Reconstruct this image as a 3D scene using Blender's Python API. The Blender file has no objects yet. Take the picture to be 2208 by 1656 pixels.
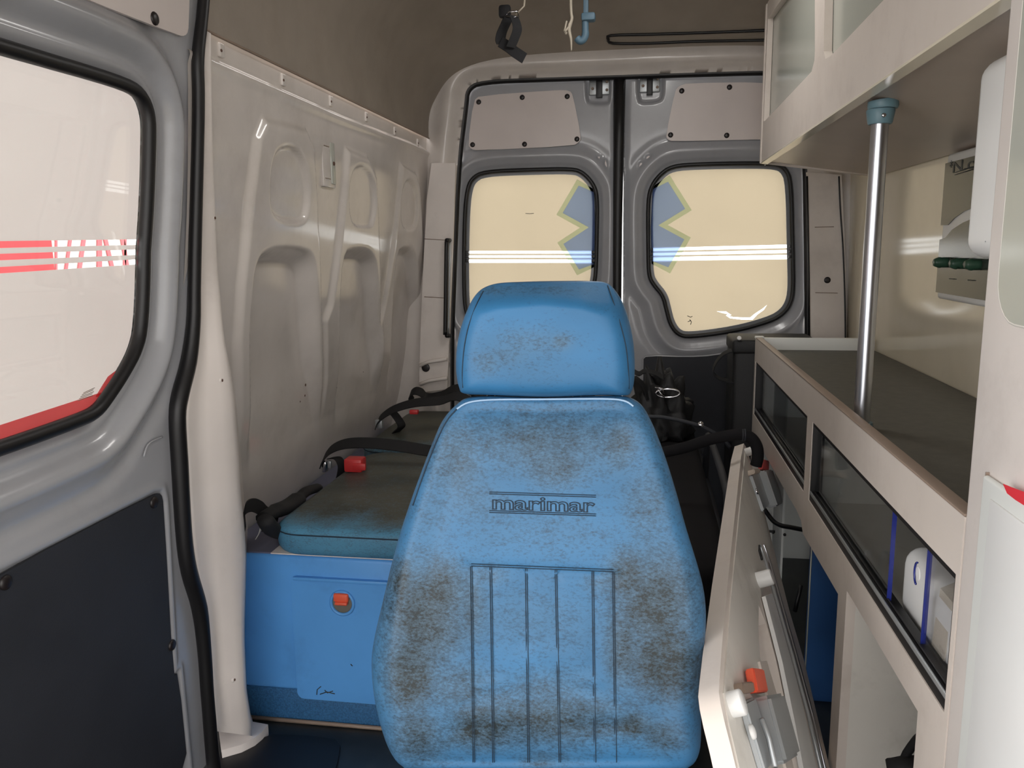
import bpy, bmesh, math, random
import numpy as np
from mathutils import Vector, Matrix
from mathutils.geometry import tessellate_polygon
random.seed(3)
SC = bpy.context.scene
COL = SC.collection

# ------------------------------------------------------------------ camera
FPX, CX, CY = 1750.0, 1104.0, 828.0
_v = Vector(((1390 - CX) / FPX, (524 - CY) / FPX, 1.0)).normalized()
_r = 0.012
_dn = Vector((_r, 1.0, -(_r * _v.x + _v.y) / _v.z)).normalized()
_Z = -_dn; _Y = _v; _X = _Y.cross(_Z)
A = np.array([list(_X), list(_Y), list(_Z)])          # camera (x right, y down, z fwd) -> world
CAM = np.array([0.0, 0.0, 1.25])
cam_d = bpy.data.cameras.new('camera'); cam = bpy.data.objects.new('camera', cam_d); COL.objects.link(cam)
cam_d.sensor_width = 36.0; cam_d.lens = 36.0 * FPX / 2208.0; cam_d.clip_start = 0.02
_R = Matrix([[A[i][0], -A[i][1], -A[i][2]] for i in range(3)])
cam.matrix_world = Matrix.Translation(Vector(CAM)) @ _R.to_4x4()
SC.camera = cam

# ------------------------------------------------------------------ sky, lights, exposure
W = bpy.data.worlds.new('sky'); SC.world = W; W.use_nodes = True
bg = W.node_tree.nodes['Background']
bg.inputs[0].default_value = (1.0, 0.97, 0.95, 1); bg.inputs[1].default_value = 3.3
def area(name, loc, rot, sx, sy, power, col):
    l = bpy.data.lights.new(name, 'AREA'); l.shape = 'RECTANGLE'; l.size = sx; l.size_y = sy; l.energy = power; l.color = col
    o = bpy.data.objects.new(name, l); COL.objects.link(o); o.location = loc; o.rotation_euler = rot
    return o
def aim(name, loc, to, sx, sy, power, col):
    o = area(name, loc, (0, 0, 0), sx, sy, power, col)
    o.rotation_euler = (Vector(to) - Vector(loc)).to_track_quat('-Z', 'Y').to_euler(); return o
aim('passenger_side_fill', (-2.7, -1.7, 1.5), (0.6, 2.2, 1.2), 1.6, 1.6, 40, (0.95, 0.97, 1.0))  # added fill light, brightens the right-hand cabinets and wall
SC.cycles.diffuse_bounces = 8; SC.cycles.max_bounces = 14
SC.view_settings.view_transform = 'Standard'; SC.view_settings.look = 'None'
SC.view_settings.gamma = 1.0; SC.view_settings.use_curve_mapping = False
SC.view_settings.exposure = 0.0

# ------------------------------------------------------------------ helpers: pixel of the photo -> point of the place
def ray(px, py):
    return A @ np.array([(px - CX) / FPX, (py - CY) / FPX, 1.0])
def on_x(px, py, x): d = ray(px, py); return CAM + d * (x / d[0])
def on_y(px, py, y): d = ray(px, py); return CAM + d * (y / d[1])
def on_z(px, py, z): d = ray(px, py); return CAM + d * ((z - CAM[2]) / d[2])
def on_p(px, py, p0, n): d = ray(px, py); return CAM + d * (np.dot(p0 - CAM, n) / np.dot(d, n))
def on_f(px, py, fx, x0=-0.95):
    x = x0
    for _ in range(12):
        p = on_x(px, py, x); x = float(fx(p[2]))
    return on_x(px, py, x)
def proj(p):
    q = (np.asarray(p) - CAM) @ A
    return CX + FPX * q[..., 0] / q[..., 2], CY + FPX * q[..., 1] / q[..., 2]
def wallx(z):
    h = np.maximum(np.asarray(z) - 1.25, -0.8)
    return -0.93 + 0.1358 * h - 0.1009 * h * h
def doorx(z):
    h = np.asarray(z) - 1.25
    return np.where(h > 0, -0.93 + 0.1358 * h - 0.1009 * h * h, -0.93 + 0.06 * h)
def lin(c): return tuple(((v / 255) / 12.92 if v / 255 <= 0.04045 else ((v / 255 + 0.055) / 1.055) ** 2.4) for v in c)

# ------------------------------------------------------------------ materials
def nmat(name):
    m = bpy.data.materials.new(name); m.use_nodes = True; nt = m.node_tree
    return m, nt, nt.nodes['Principled BSDF'], nt.nodes['Material Output']
def mat(name, col, rough=0.5, metal=0.0, var=0.08, scale=9.0, bump=0.0, bscale=200.0, spec=0.5, dirt=None, coat=0.0):
    m, nt, b, out = nmat(name); N = nt.nodes; L = nt.links
    tc = N.new('ShaderNodeTexCoord'); no = N.new('ShaderNodeTexNoise'); no.inputs['Scale'].default_value = scale; no.inputs['Detail'].default_value = 6
    L.new(tc.outputs['Object'], no.inputs['Vector'])
    ra = N.new('ShaderNodeValToRGB'); c = lin(col)
    ra.color_ramp.elements[0].position = 0.3; ra.color_ramp.elements[1].position = 0.72
    ra.color_ramp.elements[0].color = (*[v * (1 - var) for v in c], 1); ra.color_ramp.elements[1].color = (*[min(1, v * (1 + var)) for v in c], 1)
    L.new(no.outputs['Fac'], ra.inputs['Fac'])
    src = ra.outputs['Color']
    if dirt:
        dcol, amt, dsc = dirt
        n2 = N.new('ShaderNodeTexNoise'); n2.inputs['Scale'].default_value = dsc; n2.inputs['Detail'].default_value = 9; n2.inputs['Roughness'].default_value = 0.7
        L.new(tc.outputs['Object'], n2.inputs['Vector'])
        r2 = N.new('ShaderNodeValToRGB'); r2.color_ramp.elements[0].position = 0.52; r2.color_ramp.elements[1].position = 0.8
        r2.color_ramp.elements[1].color = (amt, amt, amt, 1); L.new(n2.outputs['Fac'], r2.inputs['Fac'])
        mx = N.new('ShaderNodeMixRGB'); L.new(r2.outputs['Color'], mx.inputs['Fac']); L.new(src, mx.inputs['Color1']); mx.inputs['Color2'].default_value = (*lin(dcol), 1)
        src = mx.outputs['Color']
    L.new(src, b.inputs['Base Color'])
    b.inputs['Roughness'].default_value = rough; b.inputs['Metallic'].default_value = metal; b.inputs['Specular IOR Level'].default_value = spec
    if coat: b.inputs['Coat Weight'].default_value = coat; b.inputs['Coat Roughness'].default_value = 0.12
    if bump:
        n3 = N.new('ShaderNodeTexNoise'); n3.inputs['Scale'].default_value = bscale; L.new(tc.outputs['Object'], n3.inputs['Vector'])
        bp = N.new('ShaderNodeBump'); bp.inputs['Strength'].default_value = bump; bp.inputs['Distance'].default_value = 0.002
        L.new(n3.outputs['Fac'], bp.inputs['Height']); L.new(bp.outputs['Normal'], b.inputs['Normal'])
    return m
def film_mat(name, col, trans=0.85, k=0.69):
    m, nt, b, out = nmat(name); N = nt.nodes; L = nt.links; N.remove(b)
    t = N.new('ShaderNodeBsdfTranslucent'); d = N.new('ShaderNodeBsdfDiffuse'); mx = N.new('ShaderNodeMixShader')
    tc = N.new('ShaderNodeTexCoord'); no = N.new('ShaderNodeTexNoise'); no.inputs['Scale'].default_value = 2.5; L.new(tc.outputs['Object'], no.inputs['Vector'])
    ra = N.new('ShaderNodeValToRGB'); c = [v * k for v in lin(col)]; ra.color_ramp.elements[0].color = (*[v * 0.93 for v in c], 1); ra.color_ramp.elements[1].color = (*[min(1, v * 1.05) for v in c], 1)
    L.new(no.outputs['Fac'], ra.inputs['Fac']); L.new(ra.outputs['Color'], t.inputs['Color']); L.new(ra.outputs['Color'], d.inputs['Color'])
    mx.inputs['Fac'].default_value = trans; L.new(d.outputs[0], mx.inputs[1]); L.new(t.outputs[0], mx.inputs[2]); L.new(mx.outputs[0], out.inputs['Surface'])
    return m
def glass_mat(name, tint, gloss=0.04, rough=0.02, body=None, bodyamt=0.0):
    m, nt, b, out = nmat(name); N = nt.nodes; L = nt.links
    t = N.new('ShaderNodeBsdfTransparent'); t.inputs['Color'].default_value = (*tint, 1)
    g = N.new('ShaderNodeBsdfGlossy'); g.inputs['Roughness'].default_value = rough
    f = N.new('ShaderNodeLayerWeight'); f.inputs['Blend'].default_value = 0.5
    pw = N.new('ShaderNodeMath'); pw.operation = 'POWER'; L.new(f.outputs['Facing'], pw.inputs[0]); pw.inputs[1].default_value = 4.0
    ml = N.new('ShaderNodeMath'); ml.operation = 'MULTIPLY_ADD'; L.new(pw.outputs[0], ml.inputs[0]); ml.inputs[1].default_value = 0.5; ml.inputs[2].default_value = gloss
    mx = N.new('ShaderNodeMixShader'); L.new(ml.outputs[0], mx.inputs['Fac']); L.new(t.outputs[0], mx.inputs[1]); L.new(g.outputs[0], mx.inputs[2])
    last = mx
    if body:
        b.inputs['Base Color'].default_value = (*lin(body), 1); b.inputs['Roughness'].default_value = 0.15
        m2 = N.new('ShaderNodeMixShader'); m2.inputs['Fac'].default_value = bodyamt; L.new(mx.outputs[0], m2.inputs[1]); L.new(b.outputs[0], m2.inputs[2]); last = m2
    else: N.remove(b)
    L.new(last.outputs[0], out.inputs['Surface'])
    return m
def grime_mat(name, col, dark, rough=0.42, veil=(96, 112, 118), fine=230.0):
    """blue vinyl with mould: the attribute 'grime' says how dirty each spot is"""
    m, nt, b, out = nmat(name); N = nt.nodes; L = nt.links
    tc = N.new('ShaderNodeTexCoord')
    mp = N.new('ShaderNodeMapping'); mp.inputs['Scale'].default_value = (0.75, 1, 1.3); L.new(tc.outputs['Object'], mp.inputs['Vector'])
    at = N.new('ShaderNodeAttribute'); at.attribute_name = 'grime'
    def noise(s, det, ro):
        n = N.new('ShaderNodeTexNoise'); n.inputs['Scale'].default_value = s; n.inputs['Detail'].default_value = det; n.inputs['Roughness'].default_value = ro
        L.new(mp.outputs[0], n.inputs['Vector']); return n.outputs['Fac']
    def math_(op, a, bb, clamp=False):
        n = N.new('ShaderNodeMath'); n.operation = op; n.use_clamp = clamp
        for i, x in enumerate((a, bb)):
            if isinstance(x, (int, float)): n.inputs[i].default_value = x
            else: L.new(x, n.inputs[i])
        return n.outputs[0]
    f1 = noise(fine, 3, 0.7); f2 = noise(45, 6, 0.7); f3 = noise(7, 3, 0.5)
    s = math_('ADD', math_('MULTIPLY', math_('SUBTRACT', f1, 0.5), 2.3), math_('MULTIPLY', math_('SUBTRACT', f2, 0.5), 1.5))
    s = math_('ADD', s, math_('MULTIPLY', at.outputs['Fac'], 1.25))
    s = math_('MULTIPLY', math_('SUBTRACT', s, 0.30), 0.85, True)
    s = math_('MULTIPLY', s, 0.94)
    b1 = N.new('ShaderNodeValToRGB'); c = lin(col)
    b1.color_ramp.elements[0].color = (*[v * 0.82 for v in c], 1); b1.color_ramp.elements[1].color = (*[min(1, v * 1.15) for v in c], 1)
    b1.color_ramp.elements[0].position = 0.3; b1.color_ramp.elements[1].position = 0.7
    L.new(f3, b1.inputs['Fac'])
    d1 = N.new('ShaderNodeValToRGB'); dc = lin(dark[0]); dc2 = lin(dark[1])
    d1.color_ramp.elements[0].color = (*dc, 1); d1.color_ramp.elements[1].color = (*dc2, 1); d1.color_ramp.elements[0].position = 0.38; d1.color_ramp.elements[1].position = 0.66
    L.new(f3, d1.inputs['Fac'])
    vm = N.new('ShaderNodeMixRGB'); L.new(math_('MULTIPLY', at.outputs['Fac'], 0.62, True), vm.inputs['Fac']); L.new(b1.outputs[0], vm.inputs['Color1']); vm.inputs['Color2'].default_value = (*lin(veil), 1)
    mx = N.new('ShaderNodeMixRGB'); L.new(s, mx.inputs['Fac']); L.new(vm.outputs[0], mx.inputs['Color1']); L.new(d1.outputs[0], mx.inputs['Color2'])
    L.new(mx.outputs[0], b.inputs['Base Color']); b.inputs['Roughness'].default_value = rough; b.inputs['Specular IOR Level'].default_value = 0.3
    bp = N.new('ShaderNodeBump'); bp.inputs['Strength'].default_value = 0.15; bp.inputs['Distance'].default_value = 0.001
    L.new(noise(420, 2, 0.5), bp.inputs['Height']); L.new(bp.outputs[0], b.inputs['Normal'])
    return m

M = dict(
    shell=mat('cream_fibreglass', (212, 205, 199), 0.13, var=0.05, bump=0.015, bscale=30, dirt=((120, 105, 88), 0.25, 3)),
    liner=mat('headliner_fibreglass', (150, 140, 129), 0.6, var=0.07, bump=0.15, bscale=160, dirt=((120, 105, 88), 0.35, 2.5)),
    paint=mat('grey_door_paint', (160, 161, 165), 0.25, var=0.03, coat=0.4, dirt=((120, 112, 104), 0.25, 5)),
    plate=mat('pale_cover_board', (214, 204, 200), 0.35, var=0.03),
    pillar=mat('pale_pillar_lining', (222, 214, 208), 0.4, var=0.04, dirt=((135, 122, 112), 0.3, 4)),
    cream=mat('cream_wall_sheet', (230, 221, 200), 0.11, var=0.03),
    bench_top_shade=mat('shaded_blue_bench_top', (104, 106, 128), 0.45, var=0.1),  # blue of the bench top with its shade put into the colour
    black=mat('black_board', (40, 42, 48), 0.65, var=0.12, bump=0.2, bscale=350),
    rubber=mat('black_rubber', (16, 15, 17), 0.45, var=0.1),
    plug=mat('dark_plug', (28, 22, 22), 0.4),
    webbing=mat('black_webbing', (20, 20, 23), 0.75, var=0.2, bump=0.3, bscale=600),
    chrome=mat('chrome', (200, 200, 204), 0.15, 1.0, var=0.02),
    alu=mat('brushed_aluminium', (190, 192, 198), 0.28, 1.0, var=0.06),
    zinc=mat('grey_latch_steel', (172, 176, 178), 0.35, 0.6, var=0.05),
    blue=mat('blue_fibreglass', (88, 158, 226), 0.42, var=0.07, scale=5, dirt=((50, 90, 140), 0.3, 6)),
    bluedark=mat('dark_blue_speckled_vinyl', (48, 98, 142), 0.5, var=0.35, scale=260),
    floor=mat('dark_floor_vinyl', (38, 42, 44), 0.35, var=0.35, scale=12, dirt=((70, 60, 45), 0.5, 6)),
    board=mat('beige_laminate', (214, 204, 195), 0.38, var=0.03, dirt=((140, 120, 104), 0.25, 6)),
    boardin=mat('pale_laminate_inside', (218, 214, 206), 0.45, var=0.03, dirt=((110, 100, 80), 0.4, 4)),
    edge=mat('taupe_edge_strip', (142, 124, 110), 0.45, var=0.06),
    worktop=mat('dark_grey_worktop', (80, 78, 70), 0.55, var=0.15, scale=40, bump=0.15, bscale=300),
    white=mat('white_plastic', (228, 228, 226), 0.35, var=0.02),
    whiteboard=mat('white_board', (224, 226, 222), 0.35, var=0.02),
    bluepanel=mat('blue_divider_board', (40, 84, 140), 0.5, var=0.1, dirt=((20, 40, 70), 0.4, 5)),
    orange=mat('orange_plastic', (232, 96, 66), 0.4, var=0.04),
    red=mat('red_plastic', (196, 50, 52), 0.4, var=0.04),
    signred=mat('pinkish_red_print', (238, 104, 114), 0.5, var=0.04),
    redprint=mat('red_print', (214, 52, 62), 0.5, var=0.04),
    bracket=mat('grey_blue_bracket', (98, 128, 138), 0.45, var=0.05),
    hook=mat('dusty_blue_hook', (88, 116, 134), 0.5, var=0.06),
    cloth=mat('off_white_rag', (190, 180, 164), 0.85, var=0.12, bump=0.5, bscale=150),
    darkglass=mat('dark_panel_face', (62, 66, 60), 0.2, var=0.1, scale=4),
    green=mat('green_valve_body', (52, 84, 66), 0.35, var=0.1),
    thread=mat('dark_thread', (26, 44, 60), 0.8, var=0.1),
    seam=mat('pale_piping', (150, 178, 205), 0.4, var=0.05),
    under=mat('shaded_underside_laminate', (182, 168, 156), 0.35, var=0.04),  # beige laminate darkened for the underside, shade put into the colour
    blueedge=mat('blue_acrylic_edge', (34, 44, 118), 0.2, var=0.05),
    tan=mat('tan_board_tab', (196, 180, 165), 0.5, var=0.04),
    ground=mat('concrete_ground', (190, 186, 178), 0.8, var=0.1),
    ink=mat('dark_ink', (44, 48, 48), 0.5),
    bag=mat('black_nylon', (18, 18, 20), 0.6, var=0.2, bump=0.3, bscale=300),
    rust=mat('rusty_stain', (84, 58, 46), 0.7),
    frit=mat('grey_glass_border', (122, 124, 128), 0.3, var=0.04),
    added_lampglow=None,
    hole=mat('grey_recess', (112, 108, 98), 0.6, var=0.2),  # warm grey, varied at random
    mattress=mat('black_stretcher_vinyl', (26, 25, 27), 0.85, var=0.15, spec=0.15),
    film_rear=film_mat('cream_window_film', (247, 238, 222)),
    film_side=film_mat('white_window_film', (245, 243, 241)),
    film_red=film_mat('red_window_film', (244, 160, 162), 0.85, 1.0),
    star_pale=film_mat('pale_green_star_border', (236, 244, 232), 0.95, 1.0),
    star_blue=film_mat('grey_blue_star', (206, 222, 250), 0.95, 1.0),
    glass=glass_mat('clear_glass', (0.96, 0.97, 0.96)),
    smoked=glass_mat('smoked_glass', (0.87, 0.89, 0.9), 0.05, rough=0.05),
    acrylic=glass_mat('blue_tinted_acrylic', (0.97, 0.975, 0.985), 0.08, rough=0.08),
    plexi=glass_mat('frosted_plexi', (0.75, 0.77, 0.72), rough=0.1, body=(196, 198, 188), bodyamt=0.78),
)
_m, _nt, _b, _o = nmat('added_lamp_diffuser'); _b.inputs['Base Color'].default_value = (0.9, 0.9, 0.88, 1)
_b.inputs['Emission Color'].default_value = (1.0, 0.97, 0.93, 1); _b.inputs['Emission Strength'].default_value = 4.0; M['added_lampglow'] = _m  # glow of the added ceiling lamp
M['vinyl'] = grime_mat('mouldy_blue_vinyl', (46, 104, 148), ((26, 32, 32), (44, 43, 34)))
M['vinyl_bench'] = grime_mat('grimy_blue_bench_vinyl', (76, 142, 178), ((58, 57, 46), (82, 78, 62)))

# ------------------------------------------------------------------ helpers: meshes
def link(name, me, m, parent=None, smooth=True, kind=None, label=None):
    if m is not None: me.materials.append(M[m] if isinstance(m, str) else m)
    if smooth and len(me.polygons):
        me.polygons.foreach_set('use_smooth', [True] * len(me.polygons))
    o = bpy.data.objects.new(name, me); COL.objects.link(o)
    if parent is not None:
        o.parent = parent
        o.matrix_parent_inverse = WM[parent.name].inverted()
    WM[o.name] = Matrix.Identity(4)
    if kind: o['kind'] = kind
    if label: o['label'] = label
    return o
WM = {}
def raw(name, V, Fc, m, parent=None, smooth=True, **k):
    me = bpy.data.meshes.new(name); me.from_pydata([tuple(map(float, v)) for v in V], [], [tuple(f) for f in Fc]); me.validate(); me.update()
    return link(name, me, m, parent, smooth, **k)
def frombm(name, bm, m, parent=None, smooth=False, **k):
    bmesh.ops.recalc_face_normals(bm, faces=bm.faces)
    me = bpy.data.meshes.new(name); bm.to_mesh(me); bm.free()
    return link(name, me, m, parent, smooth, **k)
def autosmooth(o, ang=35):
    me = o.data; bm = bmesh.new(); bm.from_mesh(me)
    for e in bm.edges:
        e.smooth = not (len(e.link_faces) == 2 and e.calc_face_angle(0) > math.radians(ang))
    for f in bm.faces: f.smooth = True
    bm.to_mesh(me); bm.free(); return o
def thing(name, label, cat, loc, group=None):
    o = bpy.data.objects.new(name, None); COL.objects.link(o); o.location = loc; o.empty_display_size = 0.05
    WM[o.name] = Matrix.Translation(Vector(loc))
    o['label'] = label; o['category'] = cat
    if group: o['group'] = group
    return o
def tag(o, label, cat, group=None):
    o['label'] = label; o['category'] = cat
    if group: o['group'] = group
    return o
def bbox(bm, lo, hi, bev=0.0, seg=2, mtx=None):
    r = bmesh.ops.create_cube(bm, size=1.0); vs = r['verts']
    lo = Vector(lo); hi = Vector(hi); c = (lo + hi) / 2; s = hi - lo
    for v in vs: v.co = Vector((v.co.x * s.x, v.co.y * s.y, v.co.z * s.z)) + c
    if bev:
        es = list({e for v in vs for e in v.link_edges})
        r = bmesh.ops.bevel(bm, geom=es, offset=bev, segments=seg, profile=0.5, affect='EDGES')
        vs = list({v for f in r['faces'] for v in f.verts} | {v for v in vs if v.is_valid})
    if mtx: bmesh.ops.transform(bm, matrix=mtx, verts=[v for v in bm.verts if v in set(vs)])
    return vs
def box(name, lo, hi, m, parent=None, bev=0.004, seg=2, mtx=None, **k):
    bm = bmesh.new(); bbox(bm, [min(a, b) for a, b in zip(lo, hi)], [max(a, b) for a, b in zip(lo, hi)], bev, seg)
    if mtx: bmesh.ops.transform(bm, matrix=mtx, verts=bm.verts)
    o = frombm(name, bm, m, parent, **k); return autosmooth(o)
def catmull(P, n=6, closed=False):
    P = [np.array(p, float) for p in P]; out = []; N = len(P)
    R = range(N) if closed else range(N - 1)
    for i in R:
        if closed: a, b, c, d = P[(i - 1) % N], P[i], P[(i + 1) % N], P[(i + 2) % N]
        else: a, b, c, d = P[max(i - 1, 0)], P[i], P[i + 1], P[min(i + 2, N - 1)]
        for j in range(n):
            t = j / n
            out.append(0.5 * ((2 * b) + (c - a) * t + (2 * a - 5 * b + 4 * c - d) * t * t + (3 * b - a - 3 * c + d) * t ** 3))
    if not closed: out.append(P[-1])
    return out
def chaikin(P, n=2):
    P = [np.array(p, float) for p in P]
    for _ in range(n):
        Q = []
        for i in range(len(P)):
            a, b = P[i], P[(i + 1) % len(P)]; Q += [0.75 * a + 0.25 * b, 0.25 * a + 0.75 * b]
        P = Q
    return P
def tube(name, P, r, m, parent=None, sides=10, closed=False, flat=1.0, up=None, **k):
    P = [Vector(p) for p in P]; n = len(P); V = []; Fc = []; rr = r if isinstance(r, (list, tuple)) else [r] * n
    T = []
    for i in range(n):
        a = P[(i - 1) % n] if closed else P[max(i - 1, 0)]; b = P[(i + 1) % n] if closed else P[min(i + 1, n - 1)]
        T.append((b - a).normalized())
    nrm = Vector(up) if up is not None else (Vector((0, 0, 1)) if abs(T[0].z) < 0.9 else Vector((1, 0, 0)))
    for i in range(n):
        base = Vector(up) if up is not None else nrm
        nrm = base - T[i] * base.dot(T[i])
        if nrm.length < 1e-6: nrm = T[i].orthogonal()
        nrm.normalize(); bi = T[i].cross(nrm)
        for j in range(sides):
            a = 2 * math.pi * j / sides
            V.append(P[i] + nrm * (math.cos(a) * rr[i] * flat) + bi * (math.sin(a) * rr[i]))
    for i in range(n if closed else n - 1):
        i2 = (i + 1) % n
        for j in range(sides):
            j2 = (j + 1) % sides; Fc.append((i * sides + j, i * sides + j2, i2 * sides + j2, i2 * sides + j))
    if not closed: Fc += [tuple(range(sides))[::-1], tuple((n - 1) * sides + j for j in range(sides))]
    return raw(name, V, Fc, m, parent, True, **k)
def ribbon(name, P, W_, th, m, parent=None, **k):
    """flat strap: centre points P, width vectors W_ (one or per point)"""
    P = [Vector(p) for p in P]; n = len(P); V = []; Fc = []
    for i in range(n):
        w = Vector(W_[i] if isinstance(W_[0], (list, tuple, Vector, np.ndarray)) else W_) * 0.5
        t = (P[min(i + 1, n - 1)] - P[max(i - 1, 0)]).normalized(); nn = t.cross(w).normalized() * th * 0.5
        V += [P[i] - w - nn, P[i] + w - nn, P[i] + w + nn, P[i] - w + nn]
    for i in range(n - 1):
        for j in range(4): j2 = (j + 1) % 4; Fc.append((i * 4 + j, i * 4 + j2, i * 4 + 4 + j2, i * 4 + 4 + j))
    Fc += [(3, 2, 1, 0), tuple((n - 1) * 4 + j for j in range(4))]
    return autosmooth(raw(name, V, Fc, m, parent, True, **k), 40)
def plate(name, outer, holes, mapf, th, m, parent=None, bevel=False, **k):
    """flat sheet with holes: 2D loops, mapf(u, v, w) -> xyz, thickness from w=0 to w=th"""
    loops = [outer] + list(holes); pts = [Vector((p[0], p[1], 0)) for l in loops for p in l]
    tris = tessellate_polygon([[Vector((p[0], p[1], 0)) for p in l] for l in loops])
    n = len(pts); V = [mapf(p.x, p.y, 0) for p in pts] + [mapf(p.x, p.y, th) for p in pts]
    Fc = [tuple(t) for t in tris] + [tuple(i + n for i in reversed(t)) for t in tris]
    s = 0
    for l in loops:
        c = len(l)
        for i in range(c): a, b = s + i, s + (i + 1) % c; Fc.append((a, b, b + n, a + n))
        s += c
    me = bpy.data.meshes.new(name); me.from_pydata([tuple(map(float, v)) for v in V], [], Fc); me.update()
    bm = bmesh.new(); bm.from_mesh(me); bmesh.ops.recalc_face_normals(bm, faces=bm.faces); bm.to_mesh(me); bm.free()
    return autosmooth(link(name, me, m, parent, True, **k), 30)
def sdf(poly, U, Vv):
    """signed distance, positive inside"""
    P = np.array([p[:2] for p in poly], float); sh = U.shape; X = U.ravel(); Y = Vv.ravel()
    d = np.full(X.shape, 1e9); ins = np.zeros(X.shape, bool)
    for i in range(len(P)):
        a = P[i]; b = P[(i + 1) % len(P)]; e = b - a; L2 = e @ e + 1e-18
        t = np.clip(((X - a[0]) * e[0] + (Y - a[1]) * e[1]) / L2, 0, 1)
        d = np.minimum(d, np.hypot(X - a[0] - t * e[0], Y - a[1] - t * e[1]))
        c = (a[1] > Y) != (b[1] > Y)
        with np.errstate(divide='ignore', invalid='ignore'):
            ins ^= c & (X < (b[0] - a[0]) * (Y - a[1]) / (b[1] - a[1] + 1e-18) + a[0])
    return np.where(ins, d, -d).reshape(sh)
def ldist(line, U, Vv):
    P = np.array(line, float); d = np.full(U.shape, 1e9)
    for a, b in zip(P[:-1], P[1:]):
        e = b - a; t = np.clip(((U - a[0]) * e[0] + (Vv - a[1]) * e[1]) / (e @ e + 1e-18), 0, 1)
        d = np.minimum(d, np.hypot(U - a[0] - t * e[0], Vv - a[1] - t * e[1]))
    return d
def sstep(a, b, x): t = np.clip((x - a) / (b - a), 0, 1); return t * t * (3 - 2 * t)
def bumpf(x, c, w): return np.exp(-((x - c) / w) ** 2)
def relief(name, u0, u1, v0, v1, nu, nv, P, keep, m, parent=None, **k):
    U, Vv = np.meshgrid(np.linspace(u0, u1, nu), np.linspace(v0, v1, nv))
    cell = max((u1 - u0) / (nu - 1), (v1 - v0) / (nv - 1))
    ok = np.ones(U.shape, bool)
    if keep is not None:
        for _ in range(2):
            s = keep(U, Vv); e = cell * 0.2
            gx = (keep(U + e, Vv) - keep(U - e, Vv)) / (2 * e); gy = (keep(U, Vv + e) - keep(U, Vv - e)) / (2 * e)
            if _ == 0: ok = s > -0.75 * cell
            mv = np.abs(s) < 0.75 * cell if _ == 0 else (s < 0) & (s > -1.5 * cell)
            mv &= ok
            U = np.where(mv, U - s * gx, U); Vv = np.where(mv, Vv - s * gy, Vv)
    X, Y, Z = P(U, Vv)
    idx = np.arange(U.size).reshape(U.shape)
    q = ok[:-1, :-1] & ok[1:, :-1] & ok[:-1, 1:] & ok[1:, 1:]
    Fc = np.stack([idx[:-1, :-1][q], idx[:-1, 1:][q], idx[1:, 1:][q], idx[1:, :-1][q]], 1)
    used = np.unique(Fc); re = np.full(U.size, -1); re[used] = np.arange(len(used))
    V = np.stack([np.broadcast_to(X, U.shape).ravel(), np.broadcast_to(Y, U.shape).ravel(), np.broadcast_to(Z, U.shape).ravel()], 1)[used]
    me = bpy.data.meshes.new(name); me.from_pydata(V.tolist(), [], re[Fc].tolist()); me.update()
    return link(name, me, m, parent, True, **k)
def dome(name, c, n, r, h, m, parent=None, seg=14, rings=3, **k):
    """shallow round plug at c facing n"""
    n = Vector(n).normalized(); a = n.orthogonal().normalized(); b = n.cross(a); V = []; Fc = []
    prof = [(1.0, -0.3), (1.0, 0.25)] + [(math.cos(t * math.pi / 2 / rings), 0.25 + 0.75 * math.sin(t * math.pi / 2 / rings)) for t in range(1, rings)]
    c = Vector(c)
    for (q, w) in prof:
        for j in range(seg): t = 2 * math.pi * j / seg; V.append(c + (a * math.cos(t) + b * math.sin(t)) * r * q + n * h * w)
    V.append(c + n * h)
    for i in range(len(prof) - 1):
        for j in range(seg): j2 = (j + 1) % seg; Fc.append((i * seg + j, i * seg + j2, (i + 1) * seg + j2, (i + 1) * seg + j))
    l = (len(prof) - 1) * seg
    for j in range(seg): Fc.append((l + j, l + (j + 1) % seg, len(V) - 1))
    return raw(name, V, Fc, m, parent, True, **k)
def cyl(name, p0, p1, r, m, parent=None, sides=16, **k):
    return autosmooth(tube(name, [p0, p1], r, m, parent, sides, **k), 50)
def clip_half(poly, a, b, c):
    """keep a*u+b*v+c>=0"""
    out = []
    for i in range(len(poly)):
        p, q = poly[i], poly[(i + 1) % len(poly)]; fp = a * p[0] + b * p[1] + c; fq = a * q[0] + b * q[1] + c
        if fp >= 0: out.append((p[0], p[1]))
        if fp * fq < 0: t = fp / (fp - fq); out.append((p[0] + (q[0] - p[0]) * t, p[1] + (q[1] - p[1]) * t))
    return out
def below(poly, p, q):   # part under the line p->q (p left of q)
    a, b = (q[1] - p[1]), -(q[0] - p[0]); return clip_half(poly, a, b, -(a * p[0] + b * p[1]))
def above(poly, p, q):
    a, b = -(q[1] - p[1]), (q[0] - p[0]); return clip_half(poly, a, b, -(a * p[0] + b * p[1]))
def inset(poly, d):
    P = [np.array(p[:2], float) for p in poly]; n = len(P); out = []
    ar = sum(P[i][0] * P[(i + 1) % n][1] - P[(i + 1) % n][0] * P[i][1] for i in range(n)); sg = 1 if ar > 0 else -1
    for i in range(n):
        t = P[(i + 1) % n] - P[i - 1]; t /= (np.linalg.norm(t) + 1e-12); out.append(P[i] + sg * d * np.array([-t[1], t[0]]))
    return out
def interp_line(pts, key, q):
    pts = sorted(pts, key=lambda p: p[key]); return np.interp(q, [p[key] for p in pts], [p[1 - key] for p in pts])
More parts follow.
